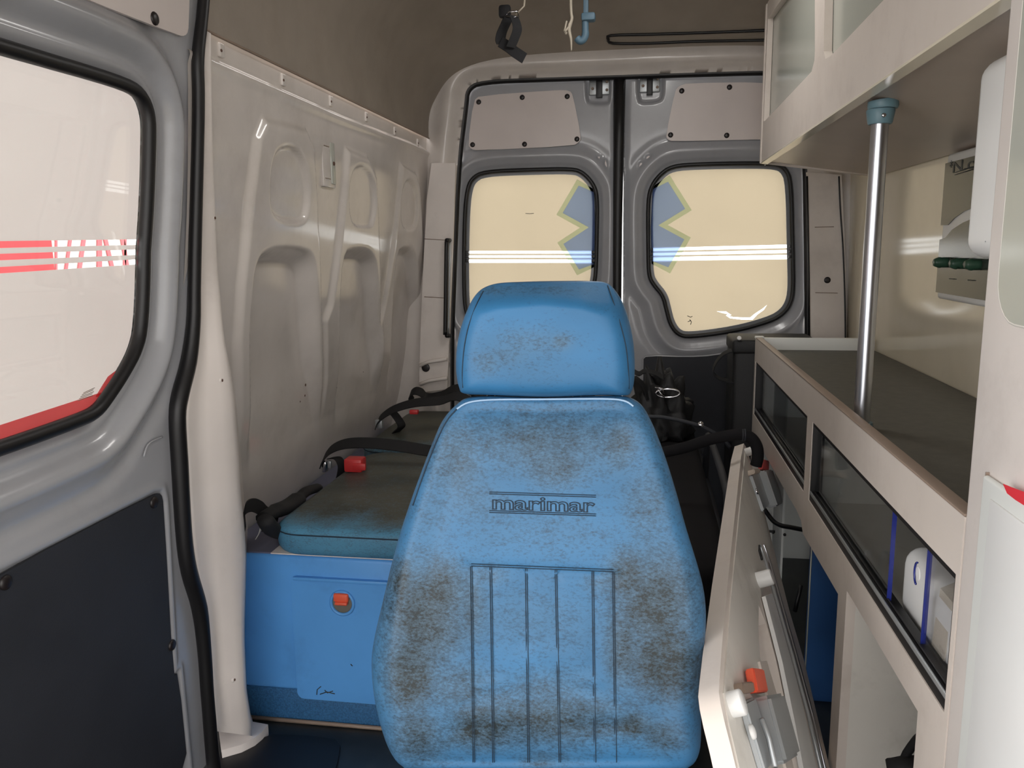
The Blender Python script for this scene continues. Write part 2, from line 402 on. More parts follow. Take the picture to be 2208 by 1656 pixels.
#@@PART2
# ================================================================== THE VAN BODY
YR = 3.44                                   # plane of the rear doors
def rwall(z): return 0.80 - 0.035 * np.maximum(0, np.asarray(z) - 0.9)
wl = lambda px, py: on_f(px, py, wallx)[1:]
dl = lambda px, py: on_f(px, py, doorx)[1:]
rd = lambda px, py, y=YR: on_y(px, py, y)[[0, 2]]
L2 = lambda f, pts: [f(*p) for p in pts]

# ---- floor, ground
floor = box('floor', (-1.15, -0.7, -0.05), (0.9, 3.5, 0.0), 'floor', None, 0.0, kind='structure')
box('ground', (-9, -9, -0.72), (9, 12, -0.62), 'ground', None, 0.0, kind='structure')

# ---- left wall: moulded fibreglass lining with bays, ovals and arches
bays = [L2(wl, q) for q in (
    [(566, 258), (655, 280), (671, 318), (680, 480), (688, 690), (690, 900), (505, 1030), (505, 740), (513, 620), (530, 440), (548, 300)],
    [(744, 322), (790, 342), (806, 380), (812, 500), (815, 700), (815, 840), (693, 900), (694, 693), (708, 657)],
    [(862, 354), (893, 375), (900, 400), (900, 830), (800, 850), (814, 700), (824, 657)])]
ovals = [chaikin(L2(wl, q), 2) for q in (
    [(578, 330), (612, 308), (645, 330), (660, 400), (655, 470), (635, 484), (580, 474), (570, 420)],
    [(752, 365), (773, 352), (795, 372), (806, 425), (799, 486), (786, 494), (750, 489), (742, 420)],
    [(864, 395), (877, 383), (892, 400), (897, 440), (893, 485), (884, 497), (860, 494), (856, 440)])]
arches = [chaikin(L2(wl, q), 2) for q in (
    [(529, 1016), (527, 750), (531, 660), (541, 556), (575, 531), (640, 532), (668, 548), (676, 620), (680, 760), (690, 1000), (690, 1150), (520, 1200)],
    [(722, 720), (728, 545), (759, 530), (795, 536), (808, 575), (811, 700), (810, 900), (808, 1000), (716, 1060)],
    [(836, 700), (846, 545), (866, 526), (886, 532), (896, 575), (897, 850), (897, 930), (830, 960)])]
crease = L2(wl, [(430, 118), (462, 134), (740, 255), (882, 309), (930, 330)])
fold = [(455, 75), (459, 300), (465, 480), (470, 580), (476, 641), (483, 718), (496, 785), (506, 852), (515, 970), (519, 1055), (526, 1120), (530, 1178), (526, 1357), (531, 1475), (543, 1552)]
def Hleft(y, z):
    h = np.zeros_like(y)
    for b in bays: h += 0.014 * sstep(-0.012, 0.014, sdf(b, y, z)) * sstep(0.66, 0.86, z)
    for o in ovals: h -= 0.013 * sstep(-0.004, 0.012, sdf(o, y, z))
    for i, a in enumerate(arches): h -= (0.05, 0.045, 0.04)[i] * sstep(-0.004, 0.04, sdf(a, y, z)) * sstep(0.60, 0.98, z)
    cz = np.interp(y, [c[0] for c in crease], [c[1] for c in crease])
    h += -0.010 * sstep(-0.004, 0.012, z - cz) + 0.006 * bumpf(z - cz, -0.006, 0.012)
    return h
def Pleft(y, z): return wallx(z) + Hleft(y, z), y, z
wall_left = relief('wall_left', 1.56, 3.41, 0.0, 1.69, 330, 270, Pleft, None, 'shell', kind='structure')
seamP = [(wallx(1.688) + 0.002, y, 1.688) for y in np.linspace(1.6, 3.4, 12)]
tube('seam', seamP, 0.0028, 'edge', wall_left, 6)
for i, (px, py) in enumerate([(484, 108), (617, 172), (719, 218), (795, 252), (856, 283), (905, 308)]):
    y, z = wl(px, py); x = float(wallx(z)) - 0.008
    bm = bmesh.new(); bbox(bm, (x - 0.006, y - 0.011, z - 0.015), (x + 0.004, y + 0.011, z + 0.015), 0.0035)
    frombm('clip_boss', bm, 'shell', wall_left)
    dome('screw', (x + 0.004, y - 0.006, z - 0.002), (1, 0, 0), 0.0035, 0.002, 'rust', wall_left, 8, 2)
y0, z0 = wl(692, 402); y1, z1 = wl(722, 302)
tp = box('lamp_plate', (float(wallx(1.4)) - 0.006, y0, z0), (float(wallx(1.4)) + 0.012, y1, z1), 'shell', wall_left, 0.004)
ym = (y0 + y1) / 2; zm = (z0 + z1) / 2; xm = float(wallx(1.4))
box('lens_strip', (xm + 0.010, ym + 0.008, z0 + 0.01), (xm + 0.016, y1 - 0.008, z1 - 0.01), 'plexi', tp, 0.003)
for k in (-1, 1): box('groove', (xm + 0.011, y0 + 0.01, zm + k * 0.045 - 0.001), (xm + 0.0135, ym + 0.002, zm + k * 0.045 + 0.001), 'edge', tp, 0)
dome('screw', (xm + 0.016, ym + 0.024, zm), (1, 0, 0), 0.006, 0.004, 'rust', tp, 10)
hp = chaikin([on_f(px, py, lambda z: wallx(z) - 0.020) for px, py in [(529, 900), (536, 892), (546, 893), (548, 901), (560, 898), (571, 903), (566, 915), (545, 932), (534, 936), (529, 930)]], 2)
plate('heart_shaped_recess', [(p[1], p[2]) for p in hp], [], lambda u, v, w: (float(wallx(v)) - 0.034 + w, u, v), 0.003, 'hole', wall_left)
for px, py, r in [(672, 830, .005), (668, 853, .004), (657, 866, .003), (723, 835, .004), (790, 802, .002), (836, 776, .002)]:
    y, z = wl(px, py); x = float(wallx(z) + Hleft(np.array([[y]]), np.array([[z]]))[0, 0])
    dome('rust_spot', (x, y, z), (1, 0, 0), r, 0.001, 'rust', wall_left, 8, 2)

# ---- right wall
U, Vv = np.meshgrid(np.linspace(-0.6, 3.41, 20), np.linspace(0.0, 1.72, 14))
wall_right = relief('wall_right', 0.3, 3.41, 0.0, 1.72, 40, 14, lambda u, v: (rwall(v), u, v), None, 'cream', kind='structure')

# ---- ceiling: headliner, one shell bending down into the sides and the rear
def ceil_h(y):
    q = np.clip((np.asarray(y, float) - 2.75) / 0.66, 0, 1)
    return 0.49 - 0.225 * (0.65 * q * q + 0.35 * (1 - np.sqrt(1 - q * q * 0.98)))
def Pceil(u, y):
    th = np.pi * (1 - u); n = 2 / 3.3
    c = np.cos(th); s = np.clip(np.sin(th), 0, 1)
    x = -0.052 + 0.838 * np.sign(c) * np.abs(c) ** n
    H = ceil_h(y)
    return x, y, 1.685 + H * s ** n
ceiling = relief('ceiling', 0.0, 1.0, -0.6, 3.41, 72, 70, Pceil, None, 'liner', kind='structure')
gro = [(1312, 84), (1318, 75), (1400, 73), (1520, 69), (1610, 66), (1700, 64), (1702, 82), (1610, 86), (1500, 88), (1400, 92), (1322, 92)]
def on_ceil(px, py):
    best = None
    d = ray(px, py)
    for t in np.linspace(2.0, 3.6, 400):
        p = CAM + d * t
        if p[1] > 3.405: break
        H = float(ceil_h(p[1]))
        s = abs((p[0] + 0.052) / 0.838)
        zc = 1.685 + H * max(0, 1 - s ** 3.3) ** (1 / 3.3)
        best = p
        if p[2] >= zc: break
    return best
gp = [on_ceil(*p) + np.array([0, -0.004, -0.003]) for p in gro]
tube('groove_seal', catmull(gp, 3, True), 0.0055, 'rubber', ceiling, 8, True)

# ---- rear wall: the frame round the rear doors
YW = 3.40
opening = chaikin(L2(lambda a, b: rd(a, b, YW), [(1001, 225), (1004, 190), (1035, 172), (1180, 167), (1325, 162), (1480, 157), (1650, 152), (1715, 153), (1738, 178), (1741, 380), (1744, 560), (1745, 720), (1745, 1460), (980, 1460), (968, 801), (976, 560), (985, 352)]), 2)
def keep_rear(u, v): return -sdf(opening, u, v)
def Prear(u, v):
    d = -sdf(opening, u, v)
    w = 0.05 * sstep(0.0, 0.05, d) * (1 - 0.75 * sstep(0.05, 0.13, d))
    return u, YW - w, v
sealc = [p for p in opening if p[1] > 0.02]
wall_rear = relief('wall_rear', -1.12, 0.84, 0.0, 2.03, 190, 200, Prear, keep_rear, 'shell', kind='structure')
tube('door_seal', [(p[0], YW + 0.022, p[1]) for p in opening], 0.014, 'rubber', wall_rear, 8, True)
# pillar linings beside the doors
pl1 = [(932, 352), (984, 352), (979, 500), (973, 650), (967, 801), (966, 838), (905, 846), (907, 760), (913, 600), (922, 430)]
t1 = plate('trim_1', L2(lambda a, b: rd(a, b, 3.35), pl1), [], lambda u, v, w: (u, 3.35 - w, v), 0.012, 'pillar', kind='structure')
a = on_y(918, 793, 3.335); dome('hole_plug', a, (0, -1, 0), 0.018, 0.003, 'plug', t1)
for py, h in ((515, 3), (640, 3)):
    p = on_y(915, py, 3.338); q = on_y(966, py + h, 3.338); tube('panel_seam', [p, q], 0.0016, 'edge', t1, 6)
for dy in (774, 815):
    p = [on_y(px, py, 3.325) for px, py in ((905, dy + 14), (925, dy + 6), (964, dy))]; tube('raised_rib', p, 0.008, 'pillar', t1, 8)
pl2 = [(1738, 372), (1812, 378), (1818, 500), (1822, 620), (1823, 760), (1745, 760), (1744, 620), (1742, 500)]
t2 = plate('trim_2', L2(lambda a, b: rd(a, b, 3.36), pl2), [], lambda u, v, w: (u, 3.36 - w, v), 0.02, 'pillar', kind='structure')
dome('hole_plug', on_y(1784, 604, 3.338), (0, -1, 0), 0.0125, 0.004, 'plug', t2)
for (pa, pb) in (((1758, 631), (1806, 632)), ((1757, 490), (1798, 489))):
    tube('panel_seam', [on_y(*pa, 3.339), on_y(*pb, 3.339)], 0.0013, 'edge', t2, 6)
tube('edge_seal', [on_y(px, py, 3.337) for px, py in ((1740, 380), (1742, 480), (1744, 600), (1745, 740))], 0.004, 'rubber', t2, 8)
tube('edge_gap', catmull([on_y(px, py, 3.337) for px, py in ((1809, 380), (1812, 450), (1818, 540), (1822, 650), (1823, 740))], 4), 0.003, 'rubber', t2, 8)

# ---- rear doors
winL = [(1002, 667), (1000, 585), (1002, 463), (1007, 410), (1017, 385), (1043, 370), (1144, 366), (1234, 364), (1257, 372), (1279, 396), (1288, 422), (1287, 504), (1285, 585), (1281, 614), (1268, 640), (1250, 662), (1240, 695), (1225, 722), (1195, 732), (1100, 722), (1040, 706), (1014, 690)]
winR = [(1399, 594), (1398, 545), (1397, 443), (1402, 406), (1420, 379), (1448, 358), (1511, 354), (1609, 352), (1672, 353), (1694, 363), (1706, 392), (1709, 545), (1711, 626), (1703, 659), (1684, 681), (1654, 695), (1585, 714), (1487, 727), (1462, 722), (1445, 699), (1437, 667), (1430, 638), (1409, 614)]
def rear_door(name, win_px, outline_px, low_px, cover_px, plugs, latch, vents, star, stripes, seal, tears, keepi):
    win = chaikin(L2(rd, win_px), 2); outl = L2(rd, outline_px); low = L2(rd, low_px); cov = chaikin(L2(rd, cover_px), 1)
    pad = chaikin(L2(rd, latch[0]), 2)
    def keep(u, v): return np.minimum(sdf(outl, u, v), -sdf(win, u, v))
    def P(u, v):
        d = -sdf(win, u, v)
        w = -0.012 * (1 - sstep(0.008, 0.03, d)) + 0.016 * bumpf(d, 0.058, 0.022) - 0.006 * bumpf(d, 0.11, 0.02)
        w = w + 0.012 * sstep(-0.004, 0.014, sdf(cov, u, v)) * 0 - 0.018 * sstep(-0.004, 0.012, sdf(pad, u, v))
        w = w - 0.01 * (1 - sstep(0, 0.03, sdf(outl, u, v)))
        for vp in vents_w: w = w - 0.010 * sstep(-0.002, 0.008, sdf(vp, u, v))
        return u, YR - w, v
    vents_w = [chaikin(L2(rd, q), 2) for q in vents]
    us = [p[0] for p in outl]; vs = [p[1] for p in outl]
    door = relief(name, min(us), max(us), min(vs), max(vs), 190, 420, P, keep, 'paint', kind='structure')
    # sheet edge return so that the door has thickness
    plate('outer_skin', inset(outl, 0.004), [win], lambda u, v, w: (u, YR + 0.02 + w, v), 0.025, 'paint', door)
    tube('window_gasket', [(p[0], YR - 0.0, p[1]) for p in win], 0.0085, 'rubber', door, 8, True)
    plate('window_pane', inset(win, -0.003), [], lambda u, v, w: (u, YR + 0.016 + w, v), 0.004, 'glass', door)
    fl = inset(win, 0.020)
    plate('glass_border', inset(win, 0.001), [fl], lambda u, v, w: (u, YR + 0.0135 - w, v), 0.0015, 'frit', door)
    (la, lb), (ra_, rb) = [(rd(x, y1_), rd(x, y2_)) for x, y1_, y2_ in stripes]
    yf = YR + 0.0145
    fmap = lambda u, v, w: (u, yf - w, v)
    top = above(fl, la, ra_); bot = below(fl, lb, rb)
    plate('window_film', top, [], fmap, 0.0006, 'film_rear', door); plate('window_film', bot, [L2(rd, t) for t in tears], fmap, 0.0006, 'film_rear', door)
    for k in (0.30, 0.64):
        p = la + (lb - la) * k; q = ra_ + (rb - ra_) * k; e = np.array([0, 0.0034])
        plate('window_film', below(above(fl, p - e, q - e), p + e, q + e), [], fmap, 0.0006, 'film_rear', door)
    for side in (0, 1):
        uu = (min(p[0] for p in win) + 0.006) if side == 0 else (max(p[0] for p in win) - 0.006)
        for k in (0.12, 0.46, 0.82):
            c = la + (lb - la) * k if side == 0 else ra_ + (rb - ra_) * k
            box('stripe_end', (uu - 0.016 * (side == 1), YR - 0.006, c[1] - 0.006), (uu + 0.016 * (side == 0), YR + 0.016, c[1] + 0.006), 'rubber', door, 0.001)
    so = L2(rd, star)
    def scale_in(poly, d):
        # inset with mitred corners, the outer cut edge left in place
        P_ = [np.array(p) for p in poly]; n = len(P_); out = []
        ar = sum(P_[i][0] * P_[(i + 1) % n][1] - P_[(i + 1) % n][0] * P_[i][1] for i in range(n)); sg = 1 if ar > 0 else -1
        for i in range(n):
            a, b, c = P_[i - 1], P_[i], P_[(i + 1) % n]
            t1_ = (b - a) / np.linalg.norm(b - a); t2_ = (c - b) / np.linalg.norm(c - b)
            n1 = sg * np.array([-t1_[1], t1_[0]]); n2 = sg * np.array([-t2_[1], t2_[0]]); mth = n1 + n2
            out.append(b + mth * d / max(0.25, (1 + n1 @ n2)))
        return out
    sf = scale_in(so, 0.019)
    cu_ = np.mean([p[0] for p in so])
    for i in keepi: sf[i][0] = so[i][0] + (0.0012 if cu_ > so[i][0] else -0.0012)
    plate('star_border', so, [sf], lambda u, v, w: (u, yf - 0.002 - w, v), 0.0005, 'star_pale', door)
    plate('star_field', sf, [], lambda u, v, w: (u, yf - 0.0035 - w, v), 0.0005, 'star_blue', door)
    cp = plate('cover_plate', cov, [], lambda u, v, w: (u, YR - 0.004 - w, v), 0.006, 'plate', door)
    for p in plugs: dome('fastener', on_y(*p, YR - 0.010), (0, -1, 0), 0.0105, 0.005, 'plug', cp)
    lp = plate('lower_panel', chaikin(low, 1), [], lambda u, v, w: (u, YR - 0.012 - w, v), 0.008, 'black', door)
    tube('panel_rim', [(p[0], YR - 0.012, p[1]) for p in chaikin(low, 1)], 0.005, 'paint', door, 6, True)
    # latch: bracket, slot, two bolts
    (lx0, ly0, lx1, ly1) = latch[1]
    a_ = on_y(lx0, ly1, YR); b_ = on_y(lx1, ly0, YR)
    lt = box('latch', (a_[0] - 0.028, YR + 0.004, a_[2] + 0.012), (b_[0] + 0.028, YR + 0.016, b_[2]), 'zinc', door, 0.004)
    box('latch_slot', (a_[0], YR - 0.004, a_[2]), (b_[0], YR + 0.010, b_[2]), 'rubber', lt, 0.002)
    for sx, zz in ((-0.014, 0.35), (0.018, 0.7), (0.018, 0.25)):
        xx = (a_[0] if sx < 0 else b_[0]) + sx
        dome('bolt', (xx, YR + 0.004, a_[2] + (b_[2] - a_[2]) * zz + 0.012), (0, -1, 0), 0.006, 0.005, 'edge', lt, 8)
    box('latch_striker', (a_[0] - 0.05, YR - 0.03, b_[2] + 0.008), (b_[0] + 0.05, YR + 0.01, b_[2] + 0.022), 'rubber', lt, 0.004)
    for q in vents_w:
        plate('vent_face', inset(q, 0.007), [], lambda u, v, w: (u, YR + 0.009 - w, v), 0.002, 'plate', door)
    if seal:
        tube('centre_seal', [on_y(px, py, YR - 0.012) for px, py in ((1336, 168), (1334, 320), (1332, 470), (1331, 600), (1330, 800), (1329, 1100))], [0.024, 0.021, 0.019, 0.018, 0.018, 0.018], 'rubber', door, 8, up=(0, 1, 0), flat=0.6)
    return door
d2 = rear_door('door_2', winL, [(1003, 205), (1010, 186), (1040, 170), (1180, 163), (1330, 158), (1329, 600), (1328, 1440), (975, 1440), (967, 801), (974, 560), (984, 352)],
    [(1015, 775), (1050, 765), (1270, 770), (1285, 780), (1290, 1400), (1000, 1400)],
    [(1010, 312), (1017, 322), (1030, 325), (1236, 315), (1251, 306), (1253, 293), (1236, 206), (1229, 196), (1201, 195), (1036, 207), (1022, 218)],
    [(1032, 220), (1126, 210), (1223, 208), (1244, 300), (1131, 311), (1019, 312)],
    ([(1262, 150), (1262, 215), (1272, 225), (1312, 225), (1318, 215), (1318, 150)], (1285, 171, 1299, 211)),
    [[(1282, 334), (1298, 333), (1295, 346), (1289, 346)], [(1305, 338), (1312, 350), (1312, 366), (1306, 366), (1299, 352)]],
    [(1244, 386), (1281, 408), (1283, 490), (1281, 576), (1244, 594), (1201, 523), (1250, 491), (1199, 463)],
    [(1002, 541, 567), (1288, 541, 567)], True, [], (1, 2, 3))
d3 = rear_door('door_3', winR, [(1345, 158), (1480, 154), (1690, 147), (1725, 155), (1741, 180), (1743, 380), (1746, 560), (1747, 1440), (1342, 1440), (1343, 600)],
    [(1385, 775), (1395, 766), (1480, 769), (1540, 766), (1600, 752), (1690, 738), (1718, 745), (1718, 1400), (1388, 1400)],
    [(1436, 292), (1438, 301), (1450, 305), (1560, 303), (1685, 300), (1694, 288), (1664, 188), (1650, 178), (1483, 180), (1464, 186), (1455, 197)],
    [(1470, 196), (1573, 188), (1655, 186), (1446, 291), (1567, 292), (1682, 290)],
    ([(1372, 148), (1374, 215), (1384, 224), (1422, 220), (1432, 208), (1432, 148)], (1394, 165, 1408, 205)),
    [[(1394, 332), (1408, 332), (1404, 342), (1394, 347), (1388, 344)], [(1376, 350), (1384, 346), (1391, 352), (1378, 365), (1374, 365)]],
    [(1444, 377), (1492, 453), (1440, 485), (1490, 512), (1445, 590), (1405, 569), (1403, 490), (1407, 402)],
    [(1398, 535, 563), (1710, 527, 559)], False, [[(1546, 672), (1566, 672), (1578, 680), (1572, 682), (1582, 684), (1600, 685), (1619, 685), (1627, 678), (1645, 666), (1655, 658), (1648, 669), (1634, 679), (1624, 690), (1600, 690), (1575, 687), (1566, 681), (1570, 678), (1560, 676)]], (5, 6, 7))
# little prints and scratches on the right pane
yq = YR + 0.011
for pts in ([(1482, 681), (1489, 684), (1493, 682)], [(1487, 689), (1491, 694), (1489, 700)], [(1483, 694), (1490, 691)]):
    tube('ink_mark', [on_y(px, py, yq) for px, py in pts], 0.0015, 'ink', d3, 5)
tube('ink_mark', [on_y(px, py, yq) for px, py in ((1133, 460), (1142, 461), (1151, 460))], 0.0012, 'ink', d2, 5)

# ---- pillar between sliding door and left wall, and its black seal
sealpx = [(441, -20), (436, 40), (427, 125), (428, 200), (427, 300), (421, 520), (419, 620), (417, 700), (407, 780), (389, 850), (382, 900), (387, 1000), (396, 1150), (407, 1230), (430, 1310), (441, 1400), (448, 1500), (456, 1600), (462, 1670)]
sealw = [20, 20, 22, 22, 22, 24, 24, 26, 30, 32, 32, 32, 30, 30, 30, 26, 24, 24, 24]
SP = [on_f(px, py, lambda z: doorx(z) + 0.012) for px, py in sealpx]
SR = [0.5 * w / FPX * float(np.linalg.norm(p - CAM)) * 1.06 for p, w in zip(SP, sealw)]
SPc = catmull(SP, 4); SRc = list(np.interp(np.linspace(0, len(SR) - 1, len(SPc)), range(len(SR)), SR))
rows = 60; VV = []; FF = []
pys = np.linspace(60, 1575, rows)
prof = [(-0.05, -0.05), (0.0, -0.004), (0.07, 0.022), (0.2, 0.028), (0.3, 0.022), (0.5, 0.036), (0.75, 0.052), (0.93, 0.064), (1.0, 0.060), (1.0, 0.0), (1.06, -0.12)]
for py in pys:
    sx = float(interp_line(sealpx, 1, py)); fx_ = float(interp_line(fold, 1, py))
    for t, o in prof:
        VV.append(on_f(sx + (fx_ - sx) * t, py + 12 * t, lambda z, o=(o if o < 0 else o * (0.25 + 0.75 * float(sstep(480, 900, py)))): doorx(z) + o))
n = len(prof)
for i in range(rows - 1):
    for j in range(n - 1): FF.append((i * n + j, i * n + j + 1, (i + 1) * n + j + 1, (i + 1) * n + j))
trim3 = raw('trim_3', VV, FF, 'pillar', kind='structure')
tube('door_seal', SPc, SRc, 'rubber', trim3, 10)
for px, py, r in ((460, 470, .006), (476, 820, .007), (497, 1155, .010), (503, 1465, .007)):
    p = on_f(px, py, lambda z: doorx(z) + (0.013 if py < 600 else 0.046)); dome('bolt_collar', p, (1, 0, 0), r, 0.004, 'pillar', trim3, 12); dome('bolt_hole', p + np.array([0.004, 0, 0]), (1, 0, 0), r * 0.5, 0.0015, 'rust', trim3, 10)
# flared foot of the pillar
ft = [on_z(px, py, 0.03) for px, py in ((478, 1618), (520, 1606), (548, 1592), (565, 1578), (578, 1562), (545, 1556), (535, 1520), (470, 1560))]
plate('pillar_foot', [(p[0], p[1]) for p in ft], [], lambda u, v, w: (u, v, 0.0 + w), 0.03, 'pillar', trim3)

# ---- sliding door
wd = L2(dl, [(0, 101), (255, 175), (303, 200), (321, 246), (322, 300), (313, 520), (306, 702), (293, 755), (266, 805), (235, 852), (208, 888), (170, 906), (0, 967)])
zt = wd[0][1]; zb = wd[-1][1]
wd = [np.array(p) for p in wd] + [np.array((0.80, zb + 0.0)), np.array((0.73, zb + 0.05)), np.array((0.72, zt - 0.06)), np.array((0.78, zt))]
wds = chaikin(wd, 2)
SEALYZ = sorted([(p[2], p[1]) for p in SPc])
def keep_d(u, v):
    ys = np.interp(v, [s[0] for s in SEALYZ], [s[1] for s in SEALYZ])
    return np.minimum(ys + 0.004 - u, -sdf(wds, u, v))
lowp = L2(dl, [(0, 1236), (333, 1065), (346, 1064), (351, 1085), (372, 1460), (383, 1450), (406, 1680)]); lowp = [np.array(p) for p in lowp] + [np.array((1.33, 0.12)), np.array((0.62, 0.12)), np.array((0.62, lowp[0][1] - 0.03))]
upp = L2(dl, [(150, -12), (378, 77), (392, 78), (399, 68), (400, 40), (403, -60)]); upp = [np.array(p) for p in upp] + [np.array((0.75, 1.80)), np.array((0.75, upp[0][1] + 0.0))]
def Pd(u, v):
    d = -sdf(wds, u, v)
    h = -0.018 * (1 - sstep(0.010, 0.035, d)) - 0.010 * bumpf(d, 0.045, 0.014) + 0.020 * bumpf(d, 0.082, 0.022) - 0.010 * bumpf(d, 0.135, 0.02)
    h = h - 0.008 * sstep(-0.006, 0.004, sdf(lowp, u, v)) + 0.004 * bumpf(sdf(lowp, u, v), -0.012, 0.008)
    return doorx(v) + h, u, v
door1 = relief('door_1', 0.55, 1.70, 0.05, 1.86, 250, 300, Pd, keep_d, 'paint', kind='structure')
tube('window_gasket', [(float(doorx(p[1])) + 0.0, p[0], p[1]) for p in wds], 0.0125, 'rubber', door1, 10, True)
dm = lambda off: (lambda u, v, w: (float(doorx(v)) + off + w, u, v))
def dense(poly, step=0.05):
    out = []
    for i in range(len(poly)):
        a, b = np.array(poly[i]), np.array(poly[(i + 1) % len(poly)]); k = max(1, int(np.linalg.norm(b - a) / step))
        out += [a + (b - a) * j / k for j in range(k)]
    return out
def curved_sheet(name, poly, off, m, parent, n=28):
    us = [p[0] for p in poly]; vs = [p[1] for p in poly]
    def kp(u, v): return sdf(poly, u, v)
    return relief(name, min(us) - 1e-3, max(us) + 1e-3, min(vs) - 1e-3, max(vs) + 1e-3, 2 * n, n * 2, lambda u, v: (doorx(v) + off, u, v), kp, m, parent)
pane_flat = lambda off: (lambda u, v, w: (-0.952 + 0.10 * (v - 1.25) * (1 if v > 1.25 else 0.6) + off + w, u, v))
plate('window_pane', inset(wds, -0.006), [], lambda u, v, w: (float(doorx(v)) - 0.016 + w, u, v), 0.004, 'glass', door1)
A3 = [(520, 535), (548, 562), (577, 591)]; B3 = [(516, 528), (538, 550), (560, 571)]
cuts = [(dl(0, a), dl(300, b)) for (a0, a1), (b0, b1) in zip(A3, B3) for a, b in ((a0, b0), (a1, b1))]
redtop = [dl(0, 925), dl(110, 888), dl(230, 849), dl(243, 838), dl(262, 806), dl(290, 800)]
redpoly = [np.array(p) for p in redtop] + [dl(300, 990), dl(0, 1010), np.array((0.70, 0.70)), np.array((0.70, redtop[0][1]))]
film_full = inset(wds, -0.004)
def filmstrip(poly, m='film_side', off=-0.020): return plate('window_film', poly, [], lambda u, v, w: (float(doorx(v)) + off + w, u, v), 0.0006, m, door1)
filmstrip(above(film_full, *cuts[0])); filmstrip(above(below(film_full, *cuts[1]), *cuts[2])); filmstrip(above(below(film_full, *cuts[3]), *cuts[4])); filmstrip(below(film_full, *cuts[5]))
rp = [p for p in redpoly]
def clip_poly(sub, conv):   # keep the part of sub inside the window contour by snapping
    S = sdf(conv, np.array([[p[0] for p in sub]]), np.array([[p[1] for p in sub]]))[0]; out = []
    for p, s in zip(sub, S): out.append(p)
    return out
lower = below(film_full, cuts[5][0], cuts[5][1])
red = below(lower, dl(0, 925), dl(230, 849))
plate('red_film_band', red, [], lambda u, v, w: (float(doorx(v)) - 0.0185 + w, u, v), 0.0006, 'film_red', door1)
plate('red_film_tip', [dl(225, 856), dl(231, 846), dl(242, 828), dl(252, 812), dl(268, 800), dl(262, 822), dl(240, 856)], [], lambda u, v, w: (float(doorx(v)) - 0.0178 + w, u, v), 0.0006, 'film_red', door1)
for k in range(5):
    a_, b_ = (168 + 3 * k, 864 - 4.2 * k), (200 - 2 * (k % 2) + k, 853 - 4.2 * k)
    pa = on_f(*a_, lambda z: doorx(z) - 0.015); pb = on_f(*b_, lambda z: doorx(z) - 0.015); tube('fine_print', [pa, pb], 0.0006, 'edge', door1, 5)
lp = plate('lower_panel', dense(chaikin(lowp, 1), 0.08), [], lambda u, v, w: (float(doorx(v)) - 0.004 + w, u, v), 0.006, 'black', door1)
for px, py in ((332, 1083), (12, 1256), (371, 1391)):
    dome('fastener', on_f(px, py, lambda z: doorx(z) + 0.003), (1, 0, 0), 0.012, 0.005, 'plug', lp)
up = plate('upper_panel', dense(chaikin(upp, 1), 0.08), [], lambda u, v, w: (float(doorx(v)) + 0.0 + w, u, v), 0.007, 'plate', door1)
dome('fastener', on_f(333, 40, lambda z: doorx(z) + 0.007), (1, 0, 0), 0.012, 0.005, 'plug', up)
tr = [on_f(px, py, lambda z: doorx(z) + 0.004) for px, py in ((310, 985), (318, 960), (335, 948), (350, 942))]
tube('pressed_crease', catmull(tr, 3), 0.002, 'paint', door1, 6)

# ---- what is seen outside through the clear stripes of the sliding door
sign = thing('roadside_sign', 'red and white lettered board standing outside the sliding door window', 'sign', (-2.6, 2.0, -0.62))
def sg(px, py): return on_x(px, py, -2.6)
q0 = sg(330, 480); q1 = sg(-600, 640)
zlo, zhi = 0.85, 1.75
bd = box('board_face', (-2.66, 0.6, zlo), (-2.61, sg(283, 540)[1], zhi), 'white', sign, 0.004)
box('red_field', (-2.61, 0.6, zlo + 0.05), (-2.605, sg(116, 545)[1], zhi - 0.05), 'redprint', sign, 0.0)
for x0, x1, w in ((152, 140, 6), (180, 168, 8), (262, 276, 8), (225, 245, 8), (212, 212, 10), (122, 122, 4), (270, 268, 5)):
    a_ = sg(x0, 512); b_ = sg(x1, 595); e = (sg(x0 + w, 512) - a_)
    plate('letter_stroke', [(a_[1], a_[2]), (a_[1] + e[1], a_[2]), (b_[1] + e[1], b_[2]), (b_[1], b_[2])], [], lambda u, v, w_: (-2.608 + w_, u, v), 0.004, 'signred', sign)
for yy in (0.9, 2.6): box('post', (-2.72, yy, -0.62), (-2.66, yy + 0.06, zhi), 'zinc', sign, 0.004)

mp_ = [on_z(px, py, 0.0) for px, py in ((476, 1630), (520, 1612), (590, 1590), (660, 1592), (722, 1600), (734, 1614), (728, 1650), (712, 1700), (470, 1700))]
fmt = plate('floor_mat', [(p[0], p[1]) for p in mp_], [], lambda u, v, w: (u, v, 0.001 + w), 0.008, 'rubber'); tag(fmt, 'black rubber mat on the floor at the foot of the door pillar', 'mat')

